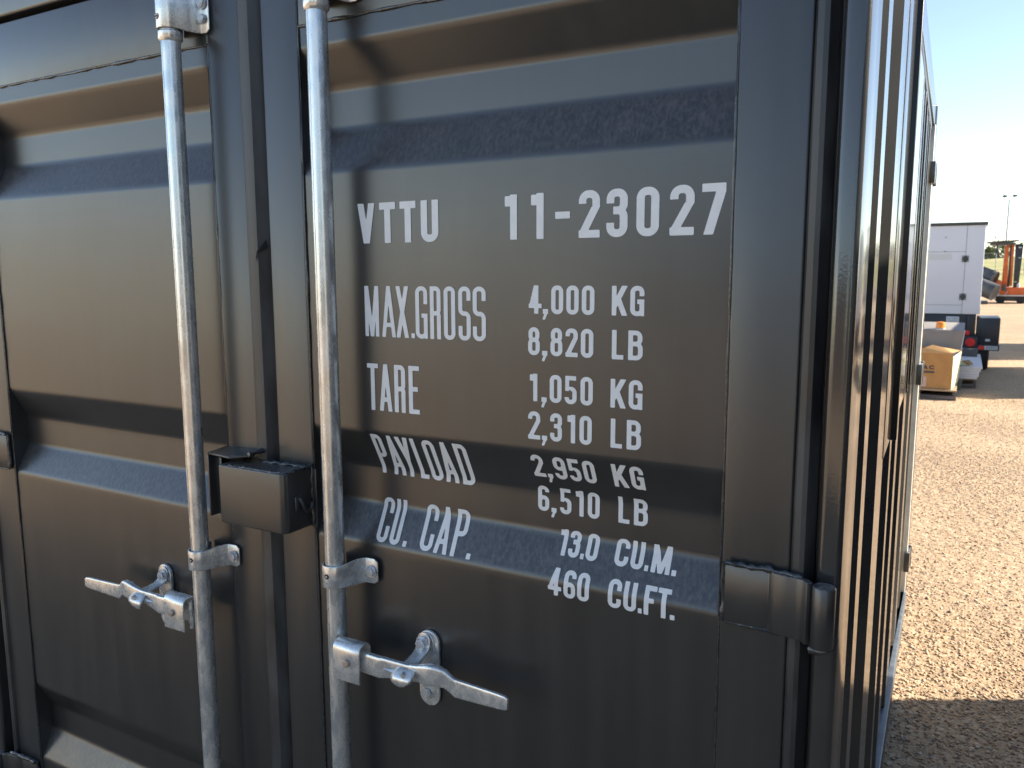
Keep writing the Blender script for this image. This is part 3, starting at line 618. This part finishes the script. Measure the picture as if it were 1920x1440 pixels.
def letter_mesh(items, name, parent, m, surf, step=.0011):
    """items: (char, x0, x1, z0, z1, stroke, shear)"""
    V = []; F = []; idx = {}
    for gi, (ch, x0, x1, z0, z1, t, sh) in enumerate(items):
        w_, h_ = x1 - x0, z1 - z0; lo = -h_ * 1.1 if ch == ',' else 0; hh = h_
        st = min(step, w_ / 10)
        nx = int(math.ceil((w_ + 2 * st) / st)) + 1; nz = int(math.ceil((hh - lo + 2 * st) / st)) + 1
        xs = -st + np.arange(nx) * st; zs = lo - st + np.arange(nz) * st
        X, Y = np.meshgrid(xs, zs, indexing='ij'); D = glyph(ch, X, Y, w_, h_, t)
        def vid(key, px, pz):
            k = (gi,) + key
            if k not in idx: idx[k] = len(V); V.append(surf(x0 + px + sh * (1 - (pz / max(h_, 1e-6))), z0 + pz))
            return idx[k]
        for i in range(nx - 1):
            for j in range(nz - 1):
                c = [(i, j), (i + 1, j), (i + 1, j + 1), (i, j + 1)]; d = [D[a] for a in c]
                if min(d) >= 0: continue
                poly = []
                for k in range(4):
                    a, b = c[k], c[(k + 1) % 4]; da, db = d[k], d[(k + 1) % 4]
                    if da < 0: poly.append(vid(a, xs[a[0]], zs[a[1]]))
                    if (da < 0) != (db < 0):
                        f_ = da / (da - db); key = ('e',) + (a + b if a < b else b + a)
                        poly.append(vid(key, xs[a[0]] + f_ * (xs[b[0]] - xs[a[0]]), zs[a[1]] + f_ * (zs[b[1]] - zs[a[1]])))
                if len(poly) > 2: F.append(tuple(poly))
    o0 = parent
    while o0.parent: o0 = o0.parent
    g_ = org(o0)
    me = bpy.data.meshes.new(name); me.from_pydata([(x - g_.x, y - g_.y, z - g_.z) for x, y, z in V], [], F); me.materials.append(m)
    for p in me.polygons: p.use_smooth = True
    o = bpy.data.objects.new(name, me); col.objects.link(o); o.parent = parent; return o
def on_panel(x, z):
    n = profn(z); return (x, prof(z) + n[0] * .0007, z + n[1] * .0007)
def line(name, chars, z0, z1, t, shear=0.):
    t *= 1.06
    words = [[chars[0]]]
    for p, q in zip(chars, chars[1:]):
        if q[1] - p[2] > .0245 and p[0] not in '-1': words.append([])
        words[-1].append(q)
    for wd in words:
        it = []
        for ch, a, b in wd:
            if ch == '-': it.append((ch, a, b, z0 + (z1 - z0) * .425, z0 + (z1 - z0) * .575, t, 0))
            elif ch in '.,': it.append((ch, a, b, z0, z0 + (t * 1.05 if ch == '.' else t * 1.2), t, 0))
            else: it.append((ch, a, b, z0, z1, t, shear))
        letter_mesh(it, name, dr, M['vinyl'], on_panel)
line("lettering", [('V', .206, .242), ('T', .252, .285), ('T', .294, .326), ('U', .336, .370)], 1.600, 1.666, .0118)
line("lettering", [('1', .492, .513), ('1', .537, .558), ('-', .577, .601), ('2', .615, .648), ('3', .658, .690), ('0', .703, .736), ('2', .751, .785), ('7', .795, .827)], 1.600, 1.667, .0112)
line("lettering", [('M', .216, .246), ('A', .252, .281), ('X', .282, .308), ('.', .313, .320), ('G', .322, .346), ('R', .351, .372), ('O', .378, .400), ('S', .406, .429), ('S', .433, .457)], 1.4435, 1.529, .0072)
line("lettering", [('T', .217, .241), ('A', .243, .270), ('R', .275, .298), ('E', .305, .327)], 1.316, 1.397, .0080)
line("lettering", [('P', .217, .239), ('A', .243, .270), ('Y', .269, .296), ('L', .301, .319), ('O', .324, .349), ('A', .354, .381), ('D', .388, .413)], 1.196, 1.273, .0080)
line("lettering", [('C', .219, .243), ('U', .248, .270), ('.', .281, .289), ('C', .313, .339), ('A', .343, .370), ('P', .377, .402), ('.', .412, .420)], 1.0785, 1.1515, .0078, .003)
KG = [('K', .668, .692), ('G', .696, .717)]; LB = [('L', .669, .687), ('B', .694, .716)]
ts = .0068
line("lettering", [('4', .533, .555), (',', .557, .566), ('0', .571, .591), ('0', .596, .616), ('0', .621, .641)] + KG, 1.489, 1.5315, ts)
line("lettering", [('8', .532, .552), (',', .556, .565), ('8', .570, .590), ('2', .595, .615), ('0', .620, .640)] + LB, 1.426, 1.4685, ts)
line("lettering", [('1', .535, .548), (',', .555, .564), ('0', .569, .589), ('5', .594, .614), ('0', .620, .640)] + KG, 1.355, 1.3975, ts)
line("lettering", [('2', .532, .553), (',', .556, .565), ('3', .570, .590), ('1', .599, .612), ('0', .619, .639)] + LB, 1.2955, 1.339, ts)
line("lettering", [('2', .532, .553), (',', .556, .565), ('9', .570, .591), ('5', .595, .615), ('0', .620, .640)] + KG, 1.2315, 1.2705, ts)
line("lettering", [('6', .531, .551), (',', .555, .564), ('5', .570, .590), ('1', .598, .611), ('0', .618, .638)] + LB, 1.1715, 1.214, ts)
line("lettering", [('1', .573, .586), ('3', .590, .609), ('.', .612, .618), ('0', .620, .640), ('C', .668, .690), ('U', .694, .714), ('.', .717, .723), ('M', .727, .756), ('.', .759, .766)], 1.1085, 1.147, ts)
line("lettering", [('4', .567, .590), ('6', .594, .614), ('0', .617, .637), ('C', .668, .689), ('U', .693, .713), ('.', .716, .722), ('F', .725, .743), ('T', .745, .765), ('.', .765, .772)], 1.050, 1.0915, ts)

# ================================================================== neighbour that throws the ground shadow
NB = thing("shipping_container", (3.2, 0, 0), "black steel container parked just outside the right of the frame, shading the gravel", "shipping container")
nx0, nx1, ny0, ny1, nh = 3.2, 5.6, -3.2, 3.24, 2.98
m = MB(); k = 46
vs = [(nx0 + (0 if (i % 4) in (0, 1) else .036), ny0 + .1 + (ny1 - ny0 - .2) * i / k, z) for i in range(k + 1) for z in (.12, nh - .1)]
m.add(vs, [(2 * i, 2 * i + 2, 2 * i + 3, 2 * i + 1) for i in range(k)]).build("side_wall", M['side'], NB)
MB().box(nx0 + .05, nx1, ny0, ny1, .12, nh - .002).build("body", M['side'], NB)
for yy in (ny0, ny1 - .1): MB().box(nx0 - .004, nx0 + .1, yy, yy + .1, 0, nh).build("corner_post", M['frame'], NB, bevel=.005)
MB().box(nx0 - .003, nx0 + .09, ny0 + .1, ny1 - .1, nh - .1, nh - .001).build("top_rail", M['frame'], NB); MB().box(nx0 - .003, nx0 + .09, ny0 + .1, ny1 - .1, .02, .12).build("bottom_rail", M['frame'], NB)

def reflection_box(x0, x1, y0, y1, h, c, label):  # unseen containers, added behind the camera to shape the door reflections
    o = thing("shipping_container", ((x0 + x1) / 2, y0, 0), label, "shipping container"); mm = mat('reflection_box_paint', c, .5, 0, 1.5, var=.2, vscale=1.5)
    n = int((x1 - x0 - .3) / .14); v = []
    for i in range(n + 1):
        for z in (.18, h - .12): v.append((x0 + .15 + (x1 - x0 - .3) * i / n, y1 - (.0 if i % 4 in (0, 1) else .04), z))
    MB().add(v, [(2 * i, 2 * i + 2, 2 * i + 3, 2 * i + 1) for i in range(n)]).build("side_wall", mm, o)
    MB().box(x0, x1, y0, y1 - .05, .12, h - .002).build("body", mm, o)
    for x in (x0, x1 - .16): MB().box(x, x + .16, y1 - .05, y1 + .01, 0, h).build("corner_post", mm, o, bevel=.01)
    for z in (.0 + .05, h - .13): MB().box(x0 + .161, x1 - .161, y1 - .049, y1 + .006, z, z + .125).build("side_rail", mm, o, bevel=.01)
reflection_box(-4.6, 1.4, -15.5, -13.1, 2.6, (.10, .075, .06), "unseen brown container added behind the camera for the door reflections, left of the green one")
reflection_box(2.2, 8.2, -15.3, -12.9, 2.6, (.05, .07, .055), "unseen dark green container added behind the camera for the door reflections")
reflection_box(-26, -14, -12.4, -10, 2.9, (.52, .47, .36), "unseen long sand coloured container added far left behind the camera for the door reflections")

# ================================================================== generator trailer
GY = 13.4
T = thing("generator_trailer", (1.0, GY, 0), "white boxy towable generator on a black chassis behind the container corner", "generator")
enc = MB().box(-.35, 1.335, GY, GY + 2.9, .89, 2.26).build("enclosure", M['white'], T, bevel=.012, seg=3)
MB().box(-.38, 1.36, GY - .03, GY + 2.93, 2.262, 2.305).build("roof", M['darkroof'], T, bevel=.008)
sm = MB(); e = .003
sm.box(1.083, 1.089, GY - e, GY + .01, .89, 2.26).box(-.35, 1.083, GY - e, GY + .01, 1.855, 1.861).box(-.35, 1.083, GY - e, GY + .01, 1.027, 1.033)
sm.build("panel_gap", M['seam'], enc)
MB().box(-.3, .90, GY - .002, GY + .005, 1.73, 1.825).build("blank_sticker", mat('pale_sticker', (.66, .66, .66), .5), enc)
MB().tube([(.80, GY - .012, 2.08), (.80, GY, 2.08)], .010, 10).build("screw", M['seam'], enc)
MB().tube([(.80, GY - .012, 1.862), (.80, GY, 1.862)], .012, 10).build("latch", M['seam'], enc)
for z in (1.745, 1.16):
    MB().box(1.04, 1.13, GY - .014, GY, z - .05, z + .05).tube([(1.086, GY - .018, z - .048), (1.086, GY - .018, z + .048)], .010, 8).build("door_hinge", M['darkroof'], enc, bevel=.003)
    hb = MB()
    for sx in (1.055, 1.115):
        for sz in (-.036, .036): hb.tube([(sx, GY - .018, z + sz), (sx, GY - .012, z + sz)], .009, 8)
    hb.build("hinge_screw", M['silver'], enc)
ch = MB().box(-.33, 1.29, GY + .02, GY + 2.85, .52, .888).build("chassis", M['blacksteel'], T, bevel=.01)
MB().box(-.30, 1.30, GY - .03, GY + .05, .36, .53).build("bumper", M['blacksteel'], T, bevel=.008)
MB().box(1.17, 1.215, GY - .005, GY + 2.6, .40, .87).build("corner_bar", M['blacksteel'], T, bevel=.004)
MB().box(.88, 1.06, GY + .008, GY + .019, .69, .85).build("data_plate", M['silver'], T, bevel=.006)
pl = MB()
for z, a, b in ((.815, .90, .93), (.815, .97, 1.03), (.775, .91, 1.03), (.745, .93, 1.01), (.72, .95, 1.0)): pl.box(a, b, GY + .0055, GY + .0085, z, z + .010)
pl.build("data_plate_print", M['seam'], T)
MB().box(1.155, 1.215, GY - .020, GY - .005, .565, .635).build("marker_light", M['red'], T, bevel=.008)
MB().tube([(1.235, GY - .055, .455), (1.235, GY - .035, .455), (1.235, GY - .03, .455)], [.060, .068, .074], 28).build("tail_light", M['red'], T, smooth=40)
MB().box(1.10, 1.335, GY - .034, GY + .02, .365, .55).build("light_housing", M['blacksteel'], T, bevel=.008)
fe = MB().box(1.31, 1.62, GY + .02, GY + .95, .42, .835).box(1.18, 1.325, GY + .018, GY + .9, .41, .535).build("fender_box", M['blacksteel'], T, bevel=.012)
MB().box(1.33, 1.63, GY + .0, GY + .05, .33, .425).build("fender_lip", M['blacksteel'], T, bevel=.004)
MB().box(1.345, 1.43, GY - .006, GY - .001, .345, .405).build("reflector_tape", M['red'], T); MB().box(1.431, 1.61, GY - .006, GY - .001, .345, .405).build("reflector_tape", M['silver'], T)
rp = MB()
for k in range(5): rp.prism([(1.455 + k * .03, GY - .0075, .352), (1.463 + k * .03, GY - .0075, .352), (1.477 + k * .03, GY - .0075, .398), (1.469 + k * .03, GY - .0075, .398)], (0, .001, 0))
rp.build("tape_stripe", M['blacksteel'], T)
MB().box(1.435, 1.50, GY + .010, GY + .019, .475, .51).build("box_sticker", M['silver'], T)
def wheel(x0, x1, yc, zc, r, parent):
    wv = MB().tube([(x0, yc, zc), (x0 + .02, yc, zc), (x1 - .02, yc, zc), (x1, yc, zc)], [r * .93, r, r, r * .93], 40).build("wheel", M['tyre'], parent, smooth=35)
    MB().tube([(x1, yc, zc), (x1 + .006, yc, zc)], r * .55, 28).build("rim", M['rim'], wv, smooth=40)
    tr = MB()
    for xx in (x0 + .05, x0 + .085, x0 + .12): tr.tube([(xx, yc, zc), (xx + .006, yc, zc)], r + .0015, 40)
    tr.build("tread_groove", M['void'], wv)
wheel(1.335, 1.50, GY + .36, .30, .30, T); wheel(1.335, 1.50, GY + 1.2, .30, .30, T)
wheel(-.45, -.31, GY + .36, .30, .30, T); wheel(-.45, -.31, GY + 1.2, .30, .30, T)
MB().box(.2, .28, GY + 2.85, GY + 4.0, .42, .5).build("drawbar", M['blacksteel'], T)

# ================================================================== pallet, carton and goods
def pallet(x0, x1, y0, y1, z0, label, ma, mb_):
    P = thing("pallet", ((x0 + x1) / 2, (y0 + y1) / 2, z0), label, "pallet", "wooden pallets beside the container")
    n = 6; g = (x1 - x0)
    for i in range(n):
        y = y0 + (y1 - y0 - .10) * i / (n - 1); MB().box(x0, x1, y, y + .10, z0 + .105, z0 + .125).build("deck_board", ma, P, bevel=.003)
    for x in (x0 + .002, (x0 + x1) / 2 - .02, x1 - .042): MB().box(x, x + .04, y0 + .004, y1 - .004, z0 + .02, z0 + .104).build("stringer", mb_, P, bevel=.003)
    for i in (0, .5, 1): y = y0 + (y1 - y0 - .10) * i; MB().box(x0, x1, y + .002, y + .102, z0, z0 + .019).build("bottom_board", mb_, P, bevel=.003)
    # notched front stringer plank
    MB().box(x0, x1, y0 - .012, y0 + .0, z0 + .001, z0 + .055).build("front_plank", mb_, P, bevel=.003)
    return P
pallet(.28, 1.10, 9.95, 10.95, .0, "weathered low pallet carrying the open brown carton", M['wood'], M['wooddark'])
BX = thing("cardboard_box", (.66, 10.3, .126), "open brown cardboard carton with dark lettering sitting on the nearer pallet", "cardboard box")
bz, bt = .127, .565
mb = MB(); by = 9.99
mb.box(.30, 1.035, by, by + .006, bz, bt).box(.30, .306, by + .007, 10.85, bz, bt - .001).box(.306, 1.03, 10.845, 10.85, bz, bt - .001).box(.306, 1.03, by + .008, 10.84, bz, bz + .006)
mb.build("carton_wall", M['card'], BX)
MB().hexa([(1.036, by + .001, bz), (1.042, by + .001, bz), (1.102, by + .80, bz), (1.096, by + .80, bz)], [(1.036, by + .001, bt - .04), (1.046, by + .001, bt - .04), (1.128, by + .80, bt - .03), (1.122, by + .80, bt - .03)]).build("carton_side", M['suncard_paper'], BX)
MB().add([(.62, by - .001, bt), (1.034, by - .001, bt), (.93, by + .10, bt + .065), (.80, by + .12, bt + .09), (.72, by + .06, bt + .055)], [(0, 1, 2, 3, 4)]).build("flap", M['card'], BX)
MB().add([(.80, by + .13, bt + .085), (1.034, by + .05, bt + .005), (1.12, by + .5, bt + .0), (.9, by + .5, bt + .03)], [(0, 1, 2, 3)]).build("flap", M['card'], BX)
onbox = lambda x, z: (x, by - .002, z)
letter_mesh([('A', .715, .775, .362, .414, .017, 0), ('C', .785, .848, .362, .414, .017, 0)], "printed_mark", BX, M['ink'], onbox, .003)
MB().box(.55, .848, by - .003, by - .001, .318, .342).build("printed_bar", M['ink'], BX)
MB().box(.55, .765, by - .003, by - .001, .145, .27).build("paper_label", M['paper'], BX)

LID = thing("equipment_cabinet", (.7, 11.2, 0), "dull grey sheet metal cabinet with sloping top behind the brown carton", "equipment cabinet")
MB().prism([(1.11, 11.0, .50), (1.11, 11.0, .56), (1.14, 11.0, .785), (1.14, 11.9, .84), (1.11, 11.9, .50)], (-1.1, 0, 0)).build("cabinet_top", M['greymetal'], LID, bevel=.004)
MB().box(.04, .93, 11.02, 11.88, .0, .50).build("cabinet_base", M['darkroof'], LID, bevel=.004)
MB().prism([(1.141, 10.995, .79), (1.147, 10.995, .79), (1.118, 10.995, .50), (1.106, 10.995, .50)], (0, .02, 0)).build("edge_flange", M['whitefoam'], LID)
BE = thing("beacon_light", (.855, 11.12, .79), "amber beacon light standing on the grey cabinet top", "beacon light")
MB().tube([(.855, 11.12, .79), (.855, 11.12, .805)], .062, 20).build("beacon_base", M['silver'], BE, smooth=40)
MB().tube([(.855, 11.12, .805), (.855, 11.12, .865), (.855, 11.12, .882), (.855, 11.12, .888)], [.056, .055, .048, .025], 24).build("beacon_lens", M['amber'], BE, smooth=50)

pallet(.95, 1.32, 11.25, 13.1, .0, "small pallet holding the stack of white sheets beside the generator wheel", M['wood'], M['wooddark'])
ST = thing("sheet_stack", (1.2, 11.6, .126), "stack of white foam sheets with a sunlit top beside the open carton", "stack of sheets")
for k in range(5):
    a = .010 * math.sin(k * 2.1); MB().box(.99 + a, 1.375 + a * .6 - .012 * (4 - k), 11.2 + .008 * k, 13.2, .128 + k * .033, .128 + k * .033 + .0315).build("sheet", M['whitefoam'], ST, bevel=.004)
PP = thing("paper_sheet", (1.13, 11.4, .30), "curled cream paper lying on the white sheets next to the carton", "paper")
vs = []; nn = 10
for i in range(nn + 1):
    u = i / nn; vs += [(1.03 + u * .20, 11.25 + .02 * u, .296 + .05 * (1 - u) ** 2), (1.07 + u * .18, 11.62, .297 + .09 * (1 - u) ** 2)]
MB().add(vs, [(2 * i, 2 * i + 2, 2 * i + 3, 2 * i + 1) for i in range(nn)]).build("sheet", M['suncard_paper'], PP, smooth=60)
CS = thing("cardboard_scrap", (1.2, 11.5, .31), "orange brown cardboard scrap on top of the curled paper", "cardboard scrap")
MB().prism([(1.14, 11.45, .335), (1.22, 11.30, .306), (1.27, 11.34, .308), (1.22, 11.55, .34)], (0, 0, .012)).build("scrap", M['card'], CS)
FS_ = thing("foam_piece", (1.16, 11.6, .32), "grey wedge-shaped foam piece standing on the sheets behind the paper", "foam block")
MB().prism([(1.12, 12.7, .295), (1.33, 12.7, .295), (1.34, 12.7, .42), (1.24, 12.7, .39), (1.14, 12.7, .42)], (0, .12, 0)).build("foam", M['greyp'], FS_, bevel=.004)
BN = thing("bin", (1.08, 10.95, 0), "small dark open bin on the gravel below the white sheets", "bin")
MB().tube([(1.09, 11.02, .0), (1.09, 11.02, .13)], [.055, .068], 16).build("bin_body", mat('dull_green_plastic', (.07, .075, .06), .6), BN, smooth=40)
MB().tube([(1.09, 11.02, .13), (1.09, 11.02, .138)], [.073, .073], 16).build("bin_rim", M['greyp'], BN, smooth=40)

# ================================================================== orange mast machine, far right
MY = 45
OM = thing("orange_lift_machine", (2.9, MY, 0), "orange mast machine with black cabinet and flat canopy at the right edge", "lifting machine")
MB().box(2.30, 3.75, MY, MY + 2.2, .42, .78).build("base_frame", M['orange'], OM, bevel=.03)
MB().box(2.25, 3.60, MY - .05, MY - .0, .36, .42).build("base_skirt", M['rim'], OM)
MB().box(2.45, 3.9, MY + .1, MY + 2.1, .12, .36).build("undercarriage", M['blacksteel'], OM)
MB().prism([(2.66, MY + .2, .8), (2.90, MY + .2, .8), (2.84, MY + .2, 2.86), (2.68, MY + .2, 2.74)], (0, .35, 0)).build("mast_column", M['orange'], OM, bevel=.015)
MB().prism([(3.00, MY + .15, .84), (3.10, MY + .15, .84), (3.06, MY + .15, 2.9), (2.96, MY + .15, 2.9)], (0, .3, 0)).build("mast_column", M['orange'], OM, bevel=.015)
MB().box(2.90, 2.99, MY + .3, MY + .5, .8, 2.85).build("mast_cylinder", M['greyp'], OM, bevel=.02)
MB().prism([(3.16, MY + .1, .75), (3.36, MY + .1, .75), (3.44, MY + .1, 2.84), (3.12, MY + .1, 2.86)], (0, .7, 0)).build("control_cabinet", M['blacksteel'], OM, bevel=.02)
st = MB().box(3.24, 3.36, MY + .085, MY + .099, 2.66, 2.72).box(3.27, 3.36, MY + .085, MY + .099, 2.18, 2.22).box(3.16, 3.28, MY + .085, MY + .099, 1.03, 1.07); st.build("cabinet_sticker", M['silver'], OM)
MB().prism([(1.93, MY - .4, 2.92), (3.05, MY - .4, 2.97), (3.25, MY - .4, 3.02), (3.25, MY - .4, 3.05), (1.90, MY - .4, 2.97)], (0, 1.6, 0)).build("canopy", M['greyp'], OM)
MB().box(2.05, 3.1, MY - .3, MY + 1.1, 2.82, 2.92).build("canopy_frame", M['darkroof'], OM)
lp = MB().tube([(2.35, MY, 2.85), (2.36, MY, 2.6)], .03, 8).box(2.29, 2.36, MY - .05, MY + .05, 2.42, 2.64).box(2.37, 2.43, MY - .05, MY + .05, 2.30, 2.60); lp.build("work_light", M['blacksteel'], OM)
MB().prism([(2.38, MY + .05, .8), (2.62, MY + .05, .52), (2.75, MY + .05, .78), (2.62, MY + .05, 1.12), (2.40, MY + .05, 1.20)], (0, .4, 0)).build("lift_arm", M['orange'], OM, bevel=.02)
MB().tube([(2.78, MY - .08, .62), (2.78, MY - .08, .80), (2.80, MY - .08, .92)], [.10, .07, .05], 12).build("valve", M['greyp'], OM, smooth=40)
MB().tube([(2.60 + .2 * math.cos(a) + .1, MY - .1, .60 + .2 * math.sin(a)) for a in [R(180 + k * 18) for k in range(11)]], .015, 6).build("hose", M['silver'], OM, smooth=60)
MB().tube([(3.34, MY - .1, .78), (3.34, MY - .1, .92), (3.34, MY - .1, .98)], [.07, .075, .04], 12).build("tank_cap", M['rim'], OM, smooth=40)
for x in (2.65, 3.5): MB().tube([(x, MY + .0, .2), (x, MY + .3, .2)], .2, 18).build("wheel", M['tyre'], OM, smooth=40)
def pipe(x0, z0, x1, z1, r, y, label):
    P = thing("drainage_pipe", (x1, y, max(0, z1 - r)), label, "pipe", "grey pipes leaning by the orange machine")
    a = Vector((x0, y + .6, z0)); b = Vector((x1, y, z1)); d = (b - a).normalized()
    MB().tube([a, b], r, 28).build("pipe_body", M['greyp'], P, smooth=40)
    MB().tube([b - d * .03, b + d * .01], r * 1.03, 28).build("pipe_flange", M['greyp'], P, smooth=40)
    MB().tube([b + d * .011, b + d * .016], r * .92, 24).build("pipe_mouth", M['blacksteel'], P, smooth=40)
pipe(.95, 1.78, 2.33, 1.19, .37, 44.6, "upper grey pipe leaning toward the orange arm")
pipe(.99, 1.16, 2.37, .56, .40, 43.8, "lower grey pipe resting near the gravel beside the generator")
RK = thing("pipe_rack", (1.2, 44.3, 0), "dark low rack under the leaning grey pipes", "rack")
MB().box(.6, 2.1, 43.6, 45, .0, .14).build("rack_base", M['darkroof'], RK, bevel=.01)
for x in (.8, 1.5): MB().box(x, x + .1, 44.0, 44.8, .14, 1.0).build("rack_post", M['darkroof'], RK)

# light pole
LPX, LPY = 4.94, 110
LP = thing("light_pole", (LPX, LPY, 0), "tall slim light pole with two lamps rising above the orange machine", "light pole")
MB().tube([(LPX, LPY, 0), (LPX, LPY, 9.7)], [.13, .08], 12).build("pole", M['fence'], LP, smooth=60)
MB().tube([(LPX - .5, LPY, 10.1), (LPX - .4, LPY, 9.75), (LPX, LPY, 9.65), (LPX + .4, LPY, 9.75), (LPX + .5, LPY, 10.1)], .045, 8).build("cross_arm", M['fence'], LP, smooth=60)
for s in (-1, 1): MB().hexa([(LPX + s * .5 - .26, LPY - .2, 10.08), (LPX + s * .5 + .26, LPY - .2, 10.08), (LPX + s * .5 + .26, LPY + .2, 10.08), (LPX + s * .5 - .26, LPY + .2, 10.08)], [(LPX + s * .5 - .15, LPY - .15, 10.3), (LPX + s * .5 + .2, LPY - .15, 10.3), (LPX + s * .5 + .2, LPY + .15, 10.3), (LPX + s * .5 - .15, LPY + .15, 10.3)]).build("lamp_head", M['darkroof'], LP)
# far utility poles
for x, y, h, lab in ((6.0, 330, 13.5, "thin wooden utility pole, left one above the far trees"), (9.2, 330, 14.5, "thin wooden utility pole, right one above the far trees")):
    U_ = thing("utility_pole", (x, y, 0), lab, "utility pole", "utility poles on the skyline")
    MB().tube([(x, y, 0), (x, y, h)], .14, 8).build("pole", M['bark'], U_, smooth=60); MB().box(x - 1.2, x + 1.2, y - .08, y + .08, h - 1.3, h - 1.1).build("cross_arm", M['bark'], U_)

# more generators of the same row, standing outside the frame on the right (they shade the gravel beside the wheel)
def copy_tree(o, parent=None):
    c = o.copy(); col.objects.link(c); c.parent = parent
    for k in list(o.children): copy_tree(k, c)
    return c
T['group'] = "white towable generators"
for dx, dy, lab in ((3.75, -1.1, "white generator outside the frame on the right, nearest to the container"), (3.75, 3.9, "white generator outside the frame on the right, farther from the container")):
    g = copy_tree(T); g.location = (1.0 + dx, GY + dy, 0); g['label'] = lab
